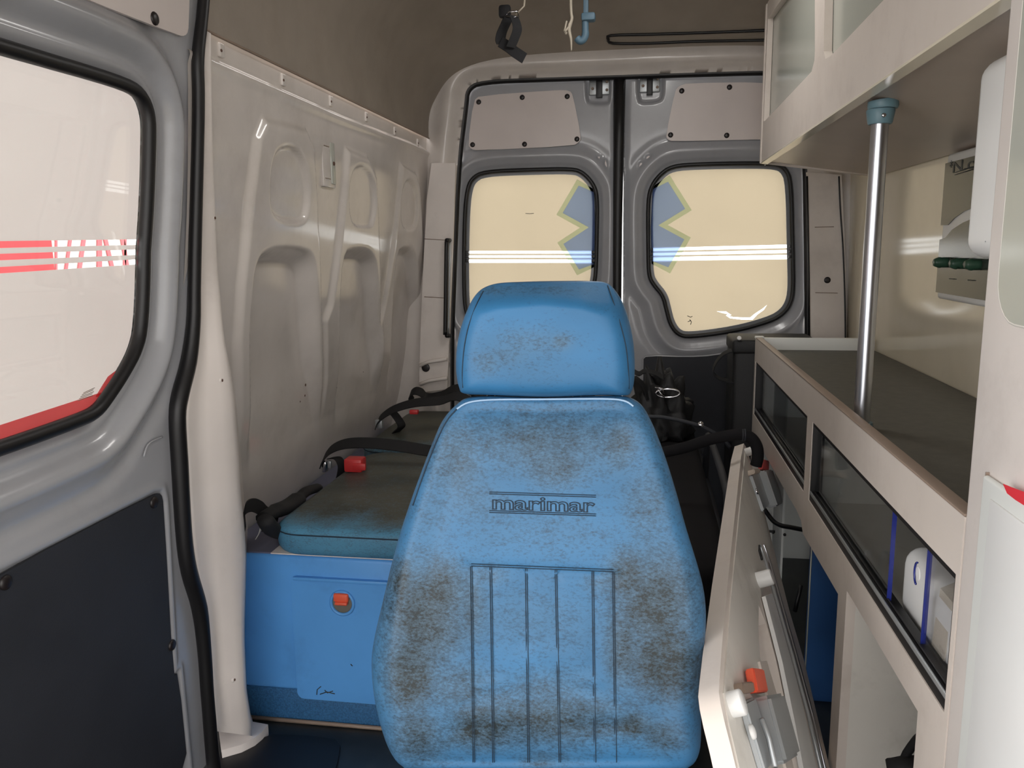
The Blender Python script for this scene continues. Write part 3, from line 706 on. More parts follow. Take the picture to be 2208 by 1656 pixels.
# ================================================================== SHARED SHAPES
def setattr_f(o, name, vals):
    a = o.data.attributes.new(name, 'FLOAT', 'POINT'); a.data.foreach_set('value', np.asarray(vals, dtype=np.float32))
def cushion(name, outline, z0, z1, r, m, parent=None, crown=0.01, rings=7):
    O = [np.array(p[:2]) for p in outline]; n = len(O); c = np.mean(O, axis=0); V = []; Fc = []; K = []
    prof = [(r * 0.8, z0)] + [(r * (1 - math.sin(a)) * 0.8, z0 + r * (1 - math.cos(a))) for a in np.linspace(0.3, math.pi / 2, 4)]
    prof += [(r * (1 - math.cos(a)), z1 - r + r * math.sin(a)) for a in np.linspace(0, math.pi / 2, 6)]
    for d, z in prof:
        for p in inset(O, d): V.append((p[0], p[1], z)); K.append(0)
    base = [np.array(v[:2]) for v in V[-n:]]
    for k in range(1, rings):
        s = 1 - k / rings
        for p in base: q = c + (p - c) * s; V.append((q[0], q[1], z1 + crown * (1 - s * s))); K.append(1)
    V.append((c[0], c[1], z1 + crown)); R = len(V) // n
    for i in range(R - 1):
        for j in range(n): j2 = (j + 1) % n; Fc.append((i * n + j, i * n + j2, (i + 1) * n + j2, (i + 1) * n + j))
    l = (R - 1) * n
    for j in range(n): Fc.append((l + j, l + (j + 1) % n, len(V) - 1))
    Fc.append(tuple(range(n))[::-1])
    return raw(name, V, Fc, m, parent)
def rrect(x0, y0, x1, y1, r, seg=6):
    out = []
    for cx, cy, a0 in ((x1 - r, y1 - r, 0), (x0 + r, y1 - r, 90), (x0 + r, y0 + r, 180), (x1 - r, y0 + r, 270)):
        for k in range(seg + 1): a = math.radians(a0 + 90 * k / seg); out.append((cx + r * math.cos(a), cy + r * math.sin(a)))
    # add points along the straight sides
    res = []
    for i in range(len(out)):
        a, b = np.array(out[i]), np.array(out[(i + 1) % len(out)]); k = max(1, int(np.linalg.norm(b - a) / 0.06)); res += [a + (b - a) * j / k for j in range(k)]
    return res

# ================================================================== ATTENDANT SEAT
seat = thing('attendant_seat', 'mould-stained blue vinyl attendant seat with stitched stripes and a headrest', 'seat', (-0.17, 1.05, 0.0))
nb = np.array([0.0, -1.0, 0.19]); nb /= np.linalg.norm(nb); pb0 = np.array([0.0, 1.11, 0.49])
ub = np.array([1.0, 0, 0]); vb = np.cross(ub, nb); vb = vb if vb[2] > 0 else -vb
def bk2(px, py): p = on_p(px, py, pb0, nb); return np.array([(p - pb0) @ ub, (p - pb0) @ vb])
bk_px = [(985, 872), (1008, 858), (1060, 854), (1170, 857), (1300, 853), (1350, 855), (1382, 872), (1405, 910), (1430, 972), (1455, 1050), (1480, 1140), (1508, 1232), (1520, 1290), (1522, 1350), (1516, 1420), (1510, 1500), (1512, 1570), (1508, 1620), (1488, 1650), (1440, 1655), (1170, 1657), (910, 1655), (868, 1648), (842, 1615), (822, 1560), (808, 1495), (803, 1430), (808, 1380), (826, 1300), (855, 1180), (885, 1085), (918, 995), (946, 925), (963, 895)]
bkO = catmull([bk2(*p) for p in bk_px], 4, True); bkC = bk2(1172, 1280)
ang = np.array([math.atan2(*(p - bkC)[::-1]) for p in bkO]); rad = np.array([np.linalg.norm(p - bkC) for p in bkO])
o_ = np.argsort(ang); ang = ang[o_]; rad = rad[o_]
def bk_s(u, v):
    du, dv = u - bkC[0], v - bkC[1]; return np.hypot(du, dv) / np.interp(np.arctan2(dv, du), np.r_[ang - 2 * np.pi, ang, ang + 2 * np.pi], np.r_[rad, rad, rad])
bolsterL = [bk2(*p) for p in [(985, 900), (940, 1040), (905, 1170), (890, 1300), (880, 1420), (895, 1560)]]
bolsterR = [bk2(*p) for p in [(1365, 900), (1412, 1040), (1450, 1170), (1466, 1300), (1472, 1420), (1458, 1560)]]
def bk_depth(u, v):
    s = np.clip(bk_s(u, v), 0, 1)
    d = 0.052 * (1 - s ** 5.0) ** 0.5
    vL = [q[1] for q in bolsterL][::-1]; uL = [q[0] for q in bolsterL][::-1]; uR = [q[0] for q in bolsterR][::-1]
    cl = np.interp(v, vL, uL); cr = np.interp(v, vL, uR); e = np.minimum(u - cl, cr - u)
    d = d - 0.015 * sstep(-0.02, 0.035, e) * sstep(0.0, 0.08, 1 - s)
    # shallow channel quilting
    for uu in QU: d = d - 0.0035 * bumpf(u - uu, 0, 0.006) * (v < QV)
    d = d - 0.0035 * bumpf(v - QV, 0, 0.006) * (np.abs(u - bkC[0]) < 0.12)
    return d
QV = bk2(1170, 1222)[1]; QU = [bk2(x, 1440)[0] for x in (1019, 1061, 1137, 1203, 1280.5, 1325)]
def bk_surf(px, py, extra=0.0):
    p = on_p(px, py, pb0, nb)
    for _ in range(5):
        u, v = (p - pb0) @ ub, (p - pb0) @ vb
        d = float(bk_depth(np.array([u]), np.array([v]))[0]) + extra; p = on_p(px, py, pb0 + nb * d, nb)
    return p
NA, NR = len(bkO), 46
V = []; Fc = []
ss = [1 - (1 - k / NR) ** 0.75 if False else (k / NR) for k in range(1, NR + 1)]
ss = [1 - (1 - x) ** 1.5 for x in ss]
V.append(pb0 + ub * bkC[0] + vb * bkC[1] + nb * float(bk_depth(np.array([bkC[0]]), np.array([bkC[1]]))[0]))
for s in ss:
    for p in bkO:
        q = bkC + (p - bkC) * s; d = float(bk_depth(np.array([q[0]]), np.array([q[1]]))[0]); V.append(pb0 + ub * q[0] + vb * q[1] + nb * d)
for s, d in ((1.0, -0.02), (0.985, -0.045), (0.95, -0.06), (0.0, -0.065)):
    for p in bkO: q = bkC + (p - bkC) * s; V.append(pb0 + ub * q[0] + vb * q[1] + nb * d)
for j in range(NA): Fc.append((0, 1 + j, 1 + (j + 1) % NA))
for i in range(NR + 3):
    for j in range(NA): j2 = (j + 1) % NA; a = 1 + i * NA; Fc.append((a + j, a + NA + j, a + NA + j2, a + j2))
back = raw('backrest', V, Fc, 'vinyl', seat)
BL = [(1180, 945, 250, 80, .55), (1150, 950, 60, 70, .45), (1200, 1010, 70, 50, .5), (1335, 960, 40, 60, .5), (980, 1000, 70, 110, .45), (1180, 1150, 250, 60, .28), (1400, 1090, 60, 90, .45), (930, 1120, 50, 80, .3),
      (911, 1330, 90, 120, .95), (955, 1270, 60, 70, .6), (883, 1467, 60, 90, .9), (864, 1250, 26, 40, .8), (905, 1594, 70, 60, .75), (1000, 1490, 80, 60, .6), (1414, 1310, 90, 120, .95), (1440, 1440, 90, 80, .9), (1350, 1240, 50, 60, .6), (1176, 1554, 190, 62, .85), (1025, 1574, 50, 45, .95), (1366, 1566, 45, 30, .8),
      (1430, 1590, 50, 40, .7), (1020, 1300, 40, 90, .5), (1340, 1400, 40, 90, .6), (1180, 1640, 60, 25, .5), (1160, 1340, 180, 90, .28), (1290, 1260, 40, 30, .35), (1180, 1480, 120, 50, .4), (1060, 1240, 40, 30, .4), (1030, 1080, 90, 60, .3)]
def grime_px(o, blobs, base=0.02):
    P = np.array([tuple(v.co) for v in o.data.vertices]); px, py = proj(P); g = np.full(len(P), base)
    for x, y, rx, ry, s in blobs:
        t = ((px - x) / rx) ** 2 + ((py - y) / ry) ** 2; g = np.maximum(g, g * 0.5 + s * np.exp(-t * 0.85)) if True else g
    setattr_f(o, 'grime', np.clip(g, 0, 1.0))
grime_px(back, BL, 0.20)
# stitching and lettering on the backrest
for (xa, xb) in ((1016, 1021.6), (1058, 1064), (1134.5, 1139.6), (1198.6, 1207), (1278, 1283), (1322.6, 1327.7)):
    yt = 1218 + (xa - 1017) * 0.041
    for off in (-1.8, 1.8):
        tube('stitch_line', [bk_surf(xa + off + (xb - xa) * t, yt + 4 + (1640 - yt) * t, 0.0016) for t in np.linspace(0, 1, 60)], 0.0006, 'thread', back, 5)
for dy in (0, 4.5):
    tube('stitch_line', [bk_surf(1016 + 307 * t, 1216 + dy + 12.5 * t, 0.0012) for t in np.linspace(0, 1, 24)], 0.0006, 'thread', back, 5)
for yl, yr in ((1061, 1068), (1065, 1072), (1101, 1108.5), (1105, 1112.5)):
    tube('stitch_line', [bk_surf(1055 + 230 * t, yl + (yr - yl) * t, 0.0010) for t in np.linspace(0, 1, 20)], 0.0006, 'thread', back, 5)
def text_mesh(name, body, mapf, m, parent, outline=0.0, fill=True, depth=0.02, width=None, bold=0.0):
    cu = bpy.data.curves.new(name, 'FONT'); cu.body = body; cu.size = 1.0; cu.resolution_u = 6; cu.offset = bold
    if not fill: cu.fill_mode = 'NONE'; cu.bevel_depth = outline; cu.bevel_resolution = 1
    else: cu.extrude = depth
    o = bpy.data.objects.new(name + '_tmp', cu); COL.objects.link(o)
    dg = bpy.context.evaluated_depsgraph_get(); dg.update()
    me = bpy.data.meshes.new_from_object(o.evaluated_get(dg)); bpy.data.objects.remove(o); bpy.data.curves.remove(cu)
    C_ = np.array([tuple(v.co) for v in me.vertices]); lo = C_.min(0); hi = C_.max(0)
    for v, c in zip(me.vertices, C_):
        v.co = Vector(mapf((c[0] - lo[0]) / (hi[0] - lo[0]), (c[1] - lo[1]) / (hi[1] - lo[1]), c[2]))
    me.name = name; me.update()
    return link(name, me, m, parent, False)
text_mesh('stitched_lettering', 'marimar', lambda a, b, w: bk_surf(1061 + 223 * a, 1099 + 7 * a - 30 * b, 0.0004 + w * 0.03), 'thread', back, outline=0.024, fill=False, bold=0.012)
pip = [bk_surf(px, py, 0.0015) for px, py in [(985, 882), (1010, 868), (1060, 862), (1170, 861), (1300, 860), (1345, 864), (1366, 876)]]
tube('piping', catmull(pip, 5), 0.0016, 'seam', back, 6)
edge = [bk_surf(px, py, 0.001) for px, py in [(985, 882), (965, 905), (944, 945), (918, 1010), (890, 1090)]]
tube('piping', catmull(edge, 5), 0.0011, 'thread', back, 6)

# headrest
nh = np.array([0.0, -1.0, 0.10]); nh /= np.linalg.norm(nh); ph0 = np.array([0.0, 1.225, 1.03]); vh = np.cross(ub, nh); vh = vh if vh[2] > 0 else -vh
def hr2(px, py): p = on_p(px, py, ph0, nh); return np.array([(p - ph0) @ ub, (p - ph0) @ vh])
hr_px = [(1046, 620), (1075, 611), (1120, 608), (1200, 606), (1275, 606), (1308, 610), (1328, 628), (1347, 662), (1362, 715), (1368, 765), (1368, 815), (1362, 843), (1350, 852), (1300, 851), (1180, 855), (1060, 851), (1005, 848), (993, 834), (987, 800), (988, 755), (996, 710), (1012, 665), (1028, 636)]
hrO = catmull([hr2(*p) for p in hr_px], 5, True); hrC = hr2(1178, 745)
ang2 = np.array([math.atan2(*(p - hrC)[::-1]) for p in hrO]); rad2 = np.array([np.linalg.norm(p - hrC) for p in hrO]); o2 = np.argsort(ang2); ang2 = ang2[o2]; rad2 = rad2[o2]
crest = sorted([tuple(hr2(*p)) for p in [(1010, 700), (1040, 682), (1090, 668), (1180, 660), (1260, 668), (1320, 686), (1350, 705)]])
def hr_depth(u, v):
    du, dv = u - hrC[0], v - hrC[1]; s = np.clip(np.hypot(du, dv) / np.interp(np.arctan2(dv, du), np.r_[ang2 - 2 * np.pi, ang2, ang2 + 2 * np.pi], np.r_[rad2, rad2, rad2]), 0, 1)
    d = 0.062 * (1 - s ** 7) ** 0.5
    cv = np.interp(u, [c[0] for c in crest], [c[1] for c in crest]); t = v - cv
    cut = 0.066 - 1.25 * np.maximum(0, t - 0.0) - 0.05 * np.maximum(0, -t)
    k = 0.012; hmin = np.clip(0.5 + 0.5 * (cut - d) / k, 0, 1)
    d = cut * (1 - hmin) + d * hmin - k * hmin * (1 - hmin)
    return np.maximum(d, -0.01)
def hr_surf(px, py, extra=0.0):
    p = on_p(px, py, ph0, nh)
    for _ in range(5):
        d = float(hr_depth(np.array([(p - ph0) @ ub]), np.array([(p - ph0) @ vh]))[0]) + extra; p = on_p(px, py, ph0 + nh * d, nh)
    return p
V = []; Fc = []; NA, NR = len(hrO), 40
ss = [1 - (1 - k / NR) ** 1.6 for k in range(1, NR + 1)]
V.append(ph0 + ub * hrC[0] + vh * hrC[1] + nh * float(hr_depth(np.array([hrC[0]]), np.array([hrC[1]]))[0]))
for s in ss:
    for p in hrO: q = hrC + (p - hrC) * s; V.append(ph0 + ub * q[0] + vh * q[1] + nh * float(hr_depth(np.array([q[0]]), np.array([q[1]]))[0]))
for s, d in ((0.995, -0.03), (0.96, -0.05), (0.88, -0.062), (0.0, -0.065)):
    for p in hrO: q = hrC + (p - hrC) * s; V.append(ph0 + ub * q[0] + vh * q[1] + nh * d)
for j in range(NA): Fc.append((0, 1 + j, 1 + (j + 1) % NA))
for i in range(NR + 3):
    for j in range(NA): j2 = (j + 1) % NA; a = 1 + i * NA; Fc.append((a + j, a + NA + j, a + NA + j2, a + j2))
head = raw('headrest', V, Fc, 'vinyl', seat)
grime_px(head, [(1140, 740, 90, 35, .42), (1090, 770, 60, 30, .3), (1210, 738, 24, 18, .5), (1050, 785, 30, 30, .35), (1060, 625, 60, 14, .4), (1180, 625, 120, 14, .3), (1160, 800, 150, 30, .12)], 0.05)
for pts in ([(1310, 616), (1322, 650), (1338, 700), (1350, 750), (1355, 800), (1356, 838)], [(1042, 628), (1026, 660), (1010, 705), (1001, 750), (997, 800), (998, 836)]):
    tube('side_seam', catmull([hr_surf(px, py, 0.0003) for px, py in pts], 5), 0.0009, 'thread', head, 5)
for x in (-0.235, -0.10): cyl('headrest_post', (x, 1.235, 0.94), (x, 1.235, 1.06), 0.007, 'chrome', seat)
sc_ = cushion('seat_cushion', rrect(-0.40, 0.58, 0.08, 1.06, 0.07), 0.33, 0.435, 0.035, 'vinyl', seat, 0.012); setattr_f(sc_, 'grime', [0.5] * len(sc_.data.vertices))
box('seat_pan', (-0.36, 0.62, 0.29), (0.04, 1.12, 0.33), 'black', seat, 0.01)
bm = bmesh.new(); bbox(bm, (-0.34, 1.10, 0.30), (-0.30, 1.15, 0.62), 0.008); frombm('recliner_arm', bm, 'black', seat)
bm = bmesh.new(); bbox(bm, (-0.02, 1.10, 0.30), (0.02, 1.15, 0.62), 0.008); frombm('recliner_arm', bm, 'black', seat)
cyl('pedestal', (-0.16, 0.86, 0.02), (-0.16, 0.86, 0.30), 0.09, 'black', seat, 24)
box('base_plate', (-0.34, 0.68, 0.0), (0.02, 1.04, 0.02), 'black', seat, 0.006)

# ================================================================== BENCH
YB = 1.86
bench = thing('bench_box', 'blue moulded bench base with a flush hatch door and orange latch, along the lining', 'bench', (-0.75, 2.6, 0.0))
zb_t = float(on_y(530, 1192, YB)[2]); zsk = float(on_y(560, 1482, YB)[2])
bx1 = -0.45
box('body', (-1.085, YB, zsk - 0.002), (bx1, 3.36, zb_t), 'blue', bench, 0.012, 3)
box('top_shade_sheet', (-1.085, YB + 0.006, zb_t - 0.003), (bx1 - 0.004, 3.36, zb_t + 0.0025), 'bench_top_shade', bench, 0.001)  # thin added sheet, carries the shade on the blue top as colour
box('skirt', (-1.085, YB + 0.004, 0.0), (bx1 - 0.004, 3.355, zsk), 'bluedark', bench, 0.003)
tube('skirt_sealant', [(-1.05, YB + 0.0, 0.006), (bx1, YB + 0.0, 0.006)], 0.006, 'edge', bench, 6)
hx0, hz1 = on_y(628, 1240, YB)[[0, 2]]; hz0 = on_y(640, 1502, YB)[2]
ho = [(-0.935 + 0.0, hz0)]
ho = rrect(hx0, hz0, -0.50, hz1, 0.018, 4)
hatch = plate('hatch_door', ho, [], lambda u, v, w: (u, YB - w, v), 0.007, 'blue', bench)
box('hatch_lip', (hx0 + 0.008, YB - 0.012, hz1 - 0.010), (-0.508, YB - 0.004, hz1 + 0.0), 'blue', hatch, 0.003)
lc = on_y(738, 1297, YB - 0.007)
lring = []
for k in range(24): a = 2 * math.pi * k / 24; lring.append((lc[0] + 0.030 * math.cos(a), YB - 0.0075, lc[2] - 0.004 + 0.031 * math.sin(a)))
tube('latch_ring', lring, 0.0045, 'blue', hatch, 8, True)
dome('latch_cup', (lc[0], YB - 0.0065, lc[2] - 0.004), (0, -1, 0), 0.028, 0.0015, 'hole', hatch, 24)
lt = on_y(735, 1293, YB - 0.012)
box('orange_latch', (lt[0] - 0.019, YB - 0.018, lt[2] - 0.006), (lt[0] + 0.021, YB - 0.006, lt[2] + 0.017), 'orange', hatch, 0.005, 3)
box('orange_latch', (lt[0] - 0.015, YB - 0.022, lt[2] - 0.013), (lt[0] + 0.019, YB - 0.007, lt[2] - 0.004), 'orange', hatch, 0.004, 3)
for pts in ([(683, 1498), (684, 1487), (692, 1480)], [(690, 1497), (705, 1492), (722, 1496)], [(700, 1488), (706, 1494), (718, 1490)], [(756, 1432), (760, 1436)]):
    tube('scuff_mark', [on_y(px, py, YB - 0.0072) for px, py in pts], 0.0013, 'ink', hatch, 5)
def bench_cushion(name, label, x0, y0, x1, y1, z0, z1, base, front):
    o = cushion(name, rrect(x0, y0, x1, y1, 0.085, 7), z0, z1, 0.026, 'vinyl_bench', None, 0.012, 10)
    tag(o, label, 'cushion')
    P = np.array([tuple(v.co) for v in o.data.vertices]); g = front + (base - front) * sstep(z1 - 0.014, z1 - 0.001, P[:, 2]) * sstep(y0 - 0.02, y0 + 0.16, P[:, 1] + 0.03 * np.sin(P[:, 0] * 37) + 0.02 * np.sin(P[:, 0] * 91))
    setattr_f(o, 'grime', np.clip(g, 0, 2))
    ring = [(p[0], p[1], z1 - 0.018) for p in inset(rrect(x0, y0, x1, y1, 0.085, 7), 0.0005)]
    tube('piping', ring, 0.0018, 'thread', o, 6, True); return o
cx0 = float(on_y(604, 1170, 1.87)[0])
c1 = bench_cushion('bench_cushion', 'front bench cushion with a mouldy olive top and blue rounded edge', cx0 - 0.02, 1.835, -0.44, 2.62, zb_t + 0.006, zb_t + 0.082, 1.15, 0.3)
c2 = bench_cushion('bench_cushion', 'rear brownish bench cushion under the farther seat belts', -0.985, 2.64, -0.44, 3.30, zb_t + 0.006, zb_t + 0.086, 1.3, 0.7)
box('cushion_base_board', (cx0 - 0.02, 1.852, zb_t + 0.003), (-0.46, 2.6, zb_t + 0.007), 'pillar', c1, 0.002)

# ---- seat belts
def belt(label, path, widths, wdir, loc, extra=()):
    t = thing('seat_belt', label, 'seat belt', loc, 'seat belts of the bench')
    yb_ = path[-1][1]
    path = list(path) + [np.array((-0.47, yb_, zb_t + 0.106)), np.array((-0.425, yb_, zb_t + 0.085)), np.array((-0.418, yb_, zb_t + 0.02)), np.array((-0.425, yb_, zb_t - 0.10))]
    ribbon('strap', catmull(path, 5), (0.0, 0.040, 0.024), 0.0035, 'webbing', t)
    return t
PX = on_x
# front: folded bundle beside the pillar
b1 = thing('seat_belt', 'black seat belt bunched up beside the front cushion corner, nearest the pillar', 'seat belt', (-1.0, 1.95, zb_t), 'seat belts of the bench')
xw = -0.985
ribbon('strap', catmull([on_x(px, py, xw) for px, py in ((526, 1150), (524, 1120), (530, 1096), (545, 1089), (562, 1096), (575, 1108), (600, 1112))], 5), (0.0, 0.02, 0.03), 0.004, 'webbing', b1)
bl = [on_x(px, py, -0.955) for px, py in ((568, 1118), (590, 1104), (620, 1092), (642, 1076), (660, 1060), (684, 1052))]
tube('webbing_bundle', catmull(bl, 5), [0.022] * 6 + [0.026] * 10 + [0.018] * 10, 'webbing', b1, 10, flat=0.75)
tube('buckle_sleeve', catmull([on_x(px, py, -0.93) for px, py in ((570, 1120), (586, 1140), (606, 1152))], 4), [0.02, 0.023, 0.024, 0.024, 0.024, 0.023, 0.022, 0.02, 0.018], 'webbing', b1, 10, flat=0.8)
ribbon('webbing_tail', catmull([on_x(px, py, -0.97) for px, py in ((560, 1108), (572, 1122), (568, 1140))], 4), (0, 0.02, 0.01), 0.003, 'webbing', b1)
ribbon('white_tag', [on_x(px, py, -0.975) for px, py in ((566, 1125), (560, 1148), (553, 1160))], (0, 0.012, 0.004), 0.002, 'whiteboard', b1)
yb2 = 2.42
b2 = belt('black seat belt arching over the front cushion with a metal clip hanging at the lining', [on_y(px, py, yb2) for px, py in ((694, 1000), (700, 985), (716, 968), (745, 957), (790, 955), (850, 960), (925, 972), (1000, 985))], 0, (0.0, 0.036, 0.022), (-0.95, yb2, zb_t + 0.09))
bp = on_y(703, 1003, yb2); box('belt_bracket', bp - np.array([0.012, 0.012, 0.022]), bp + np.array([0.004, 0.012, 0.014]), 'chrome', b2, 0.004)
bp = on_y(711, 1001, yb2 - 0.01); box('belt_bracket', bp - np.array([0.006, 0.006, 0.012]), bp + np.array([0.006, 0.006, 0.012]), 'zinc', b2, 0.003)
ribbon('strap_tail', catmull([on_y(px, py, yb2 - 0.01) for px, py in ((712, 988), (728, 988), (736, 1002), (735, 1018), (731, 1034))], 4), (0.014, 0.026, 0.0), 0.003, 'webbing', b2)
br = thing('belt_buckle', 'black belt buckle with a bright red press button, lying on the front cushion', 'buckle', on_y(770, 1000, 2.35))
q = on_y(768, 1001, 2.35); box('housing', q - np.array([0.034, 0.02, 0.022]), q + np.array([0.024, 0.03, 0.020]), 'red', br, 0.006)
q = on_y(775, 1006, 2.328); box('press_button', q - np.array([0.022, 0.004, 0.012]), q + np.array([0.020, 0.004, 0.010]), 'red', br, 0.003)
yb3 = 2.85
b3 = belt('black seat belt curving over the rear cushion, its loose tail hanging from the anchor', [on_y(px, py, yb3) for px, py in ((812, 918), (818, 904), (838, 888), (866, 876), (900, 868), (950, 864), (1000, 858))], 0, (0.0, 0.034, 0.024), (-0.95, yb3, zb_t + 0.09))
bp = on_y(818, 912, yb3); box('belt_bracket', bp - np.array([0.014, 0.012, 0.020]), bp + np.array([0.014, 0.012, 0.014]), 'zinc', b3, 0.004)
ribbon('strap_tail', catmull([on_y(px, py, yb3) for px, py in ((846, 888), (856, 900), (866, 918), (856, 930), (843, 946))], 4), (0.02, 0.03, 0.0), 0.003, 'webbing', b3)
bp = on_y(893, 888, yb3 - 0.02); box('red_button', bp - np.array([0.016, 0.01, 0.008]), bp + np.array([0.016, 0.01, 0.008]), 'red', b3, 0.003)
yb4 = 3.18
b4 = belt('black seat belt looped at the rear end of the bench, farthest from the pillar', [on_y(px, py, yb4) for px, py in ((890, 866), (884, 852), (894, 843), (908, 846), (920, 856), (950, 852), (1000, 838))], 0, (0.0, 0.032, 0.02), (-0.9, yb4, zb_t + 0.09))

# ---- grab handle at the rear door
gh = thing('grab_rail', 'slim black grab rail beside the rear door opening', 'handle', on_y(964, 728, 3.33))
tube('grip', catmull([on_y(px, py, 3.305) for px, py in ((963, 520), (962, 580), (961, 660), (960, 722))], 5), 0.009, 'rubber', gh, 10)
tube('rail', catmull([on_y(px, py, 3.33) for px, py in ((970, 522), (969, 600), (967, 722))], 5), 0.0045, 'zinc', gh, 8)
for py in (518, 724): tube('mount', [on_y(963, py, 3.30), on_y(970, py, 3.338)], 0.0085, 'rubber', gh, 8)

# ================================================================== LOWER CABINET
XF = 0.395; YE = 2.98; YN = 1.035; XW = 0.795
cf = lambda px, py: on_x(px, py, XF)[1:]
ztop = float(cf(1640, 738)[1]) ; zwt = 0.872
cab = thing('lower_cabinet', 'long beige counter cabinet with smoked sliding windows and an open fold-down flap', 'cabinet', (0.6, 2.0, 0.0))
W1 = L2(cf, [(1626, 783), (1741, 893), (1733, 1062), (1626, 893)]); W2 = L2(cf, [(1752, 908), (2073, 1240), (2060, 1572), (1745, 1083)])
zw1 = (W1[0][1] + W1[1][1] + W2[0][1] + W2[1][1]) / 4; zw0 = (W1[2][1] + W1[3][1] + W2[2][1] + W2[3][1]) / 4
def rect_yz(y0, y1, z0, z1): return [np.array(p) for p in ((y0, z0), (y1, z0), (y1, z1), (y0, z1))]
w1y0, w1y1 = W1[1][0], min(W1[0][0], YE - 0.03); w2y0, w2y1 = max(W2[1][0], YN + 0.012), W2[0][0]
H1 = rect_yz(w1y0, w1y1, zw0, zw1); H2 = rect_yz(w2y0, w2y1, zw0, zw1)
o1 = [cf(*p) for p in ((1622, 930), (1654, 988), (1697, 1065), (1717, 1099), (1727, 1122), (1731, 1150), (1807, 1281))]
o1[0][0] = min(o1[0][0], YE - 0.04)
O1 = chaikin([o1[0], o1[1], o1[2], o1[3], o1[4]], 0) + [o1[5], o1[6], np.array((o1[6][0], 0.11)), np.array((o1[0][0], 0.11))]
p_a = cf(1826, 1273); p_b = cf(1979, 1534)
O2 = [p_a, p_b, np.array((p_b[0], 0.11)), np.array((p_a[0], 0.11))]
frame_outer = [(YN, 0.02), (YE, 0.02), (YE, ztop), (YN, ztop)]
fm = lambda u, v, w: (XF + w, u, v)
ff = plate('face_frame', frame_outer, [H1, H2, O1, O2], fm, 0.018, 'board', cab)
box('front_lip_edge', (XF - 0.001, YN, ztop), (XF + 0.020, YE, ztop + 0.004), 'edge', cab, 0.0015)
box('worktop', (XF + 0.018, YN, zwt - 0.03), (XW, YE - 0.018, zwt), 'worktop', cab, 0.0)
box('rear_lip', (XF + 0.018, YE - 0.018, zwt - 0.03), (XW, YE, ztop + 0.002), 'whiteboard', cab, 0.002)
box('corner_cap', (XF - 0.003, YE - 0.022, ztop - 0.002), (XF + 0.028, YE + 0.003, ztop + 0.007), 'whiteboard', cab, 0.003)
zsh = zw0 - 0.012
box('shelf', (XF + 0.018, YN, zsh - 0.018), (XW, YE - 0.018, zsh), 'boardin', cab, 0.0)
box('end_panel', (XF + 0.018, YE - 0.018, 0.02), (XW, YE, zwt - 0.03), 'whiteboard', cab, 0.0)
box('back_panel', (XW - 0.012, YN, 0.02), (XW, YE - 0.018, zwt - 0.03), 'whiteboard', cab, 0.0)
box('bottom_panel', (XF + 0.018, YN, 0.02), (XW, YE - 0.018, 0.10), 'floor', cab, 0.0)
yblue = float(cf(1729, 1200)[0])
dv = box('divider', (XF + 0.022, yblue, 0.10), (XW - 0.012, yblue + 0.018, zsh - 0.018), 'bluepanel', cab, 0.0, label='dark blue divider board')
tube('divider_edge', [(XF + 0.022, yblue - 0.001, 0.10), (XF + 0.022, yblue - 0.001, zsh - 0.02)], 0.002, 'plexi', cab, 6)
box('divider', (XF + 0.018, p_a[0] - 0.0, 0.10), (XW - 0.012, p_a[0] + 0.018, zsh - 0.018), 'boardin', cab, 0.0)
box('divider', (XF + 0.018, p_b[0] - 0.02, 0.10), (XW - 0.012, p_b[0] - 0.002, zsh - 0.018), 'boardin', cab, 0.0)
ym_ = (w1y0 + w2y1) / 2
box('divider', (XF + 0.018, ym_ - 0.009, zsh), (XW - 0.012, ym_ + 0.009, zwt - 0.03), 'boardin', cab, 0.0)
def sliding(y0, y1, panes):
    fr = plate('window_track', rect_yz(y0, y1, zw0, zw1), [rect_yz(y0 + 0.007, y1 - 0.007, zw0 + 0.020, zw1 - 0.009)], lambda u, v, w: (XF + 0.002 + w, u, v), 0.026, 'rubber', cab)
    for k in (0.003, 0.012): box('track_lip', (XF - 0.002 + k, y0 + 0.002, zw0 + 0.016), (XF + 0.001 + k, y1 - 0.002, zw0 + 0.024), 'zinc' if k < 0.01 else 'rubber', fr, 0.0008)
    for i, (a, b, m) in enumerate(panes):
        x = XF + 0.012 + 0.006 * i
        g = box('sliding_pane', (x, a, zw0 + 0.014), (x + 0.004, b, zw1 - 0.006), m, fr, 0.0)
    return fr
fa = sliding(w1y0, w1y1, [(w1y0 + 0.005, w1y0 + 0.62 * (w1y1 - w1y0), 'smoked'), (w1y0 + 0.42 * (w1y1 - w1y0), w1y1 - 0.005, 'acrylic')])
ya = float(cf(1905, 1190)[0]); yb_ = float(cf(1969, 1260)[0])
fb = sliding(w2y0, w2y1, [(ya, w2y1 - 0.006, 'smoked'), (w2y0 + 0.005, yb_, 'acrylic')])
for yy, xo in ((ya, 0.010), (yb_, 0.016)): box('pane_edge', (XF + xo, yy - 0.0009, zw0 + 0.016), (XF + xo + 0.007, yy + 0.0009, zw1 - 0.009), 'blueedge', fb, 0.0)
fc = cf(1957, 1236); fr_ = [(XF + 0.013, fc[0] + 0.011 * math.cos(a), fc[1] + 0.017 * math.sin(a)) for a in np.linspace(-1.5, 1.5, 12)]
tube('finger_notch', fr_, 0.0016, 'blueedge', fb, 6)
dome('finger_hole', (XF + 0.0145, fc[0] + 0.001, fc[1]), (-1, 0, 0), 0.011, 0.0006, 'white', fb, 16)

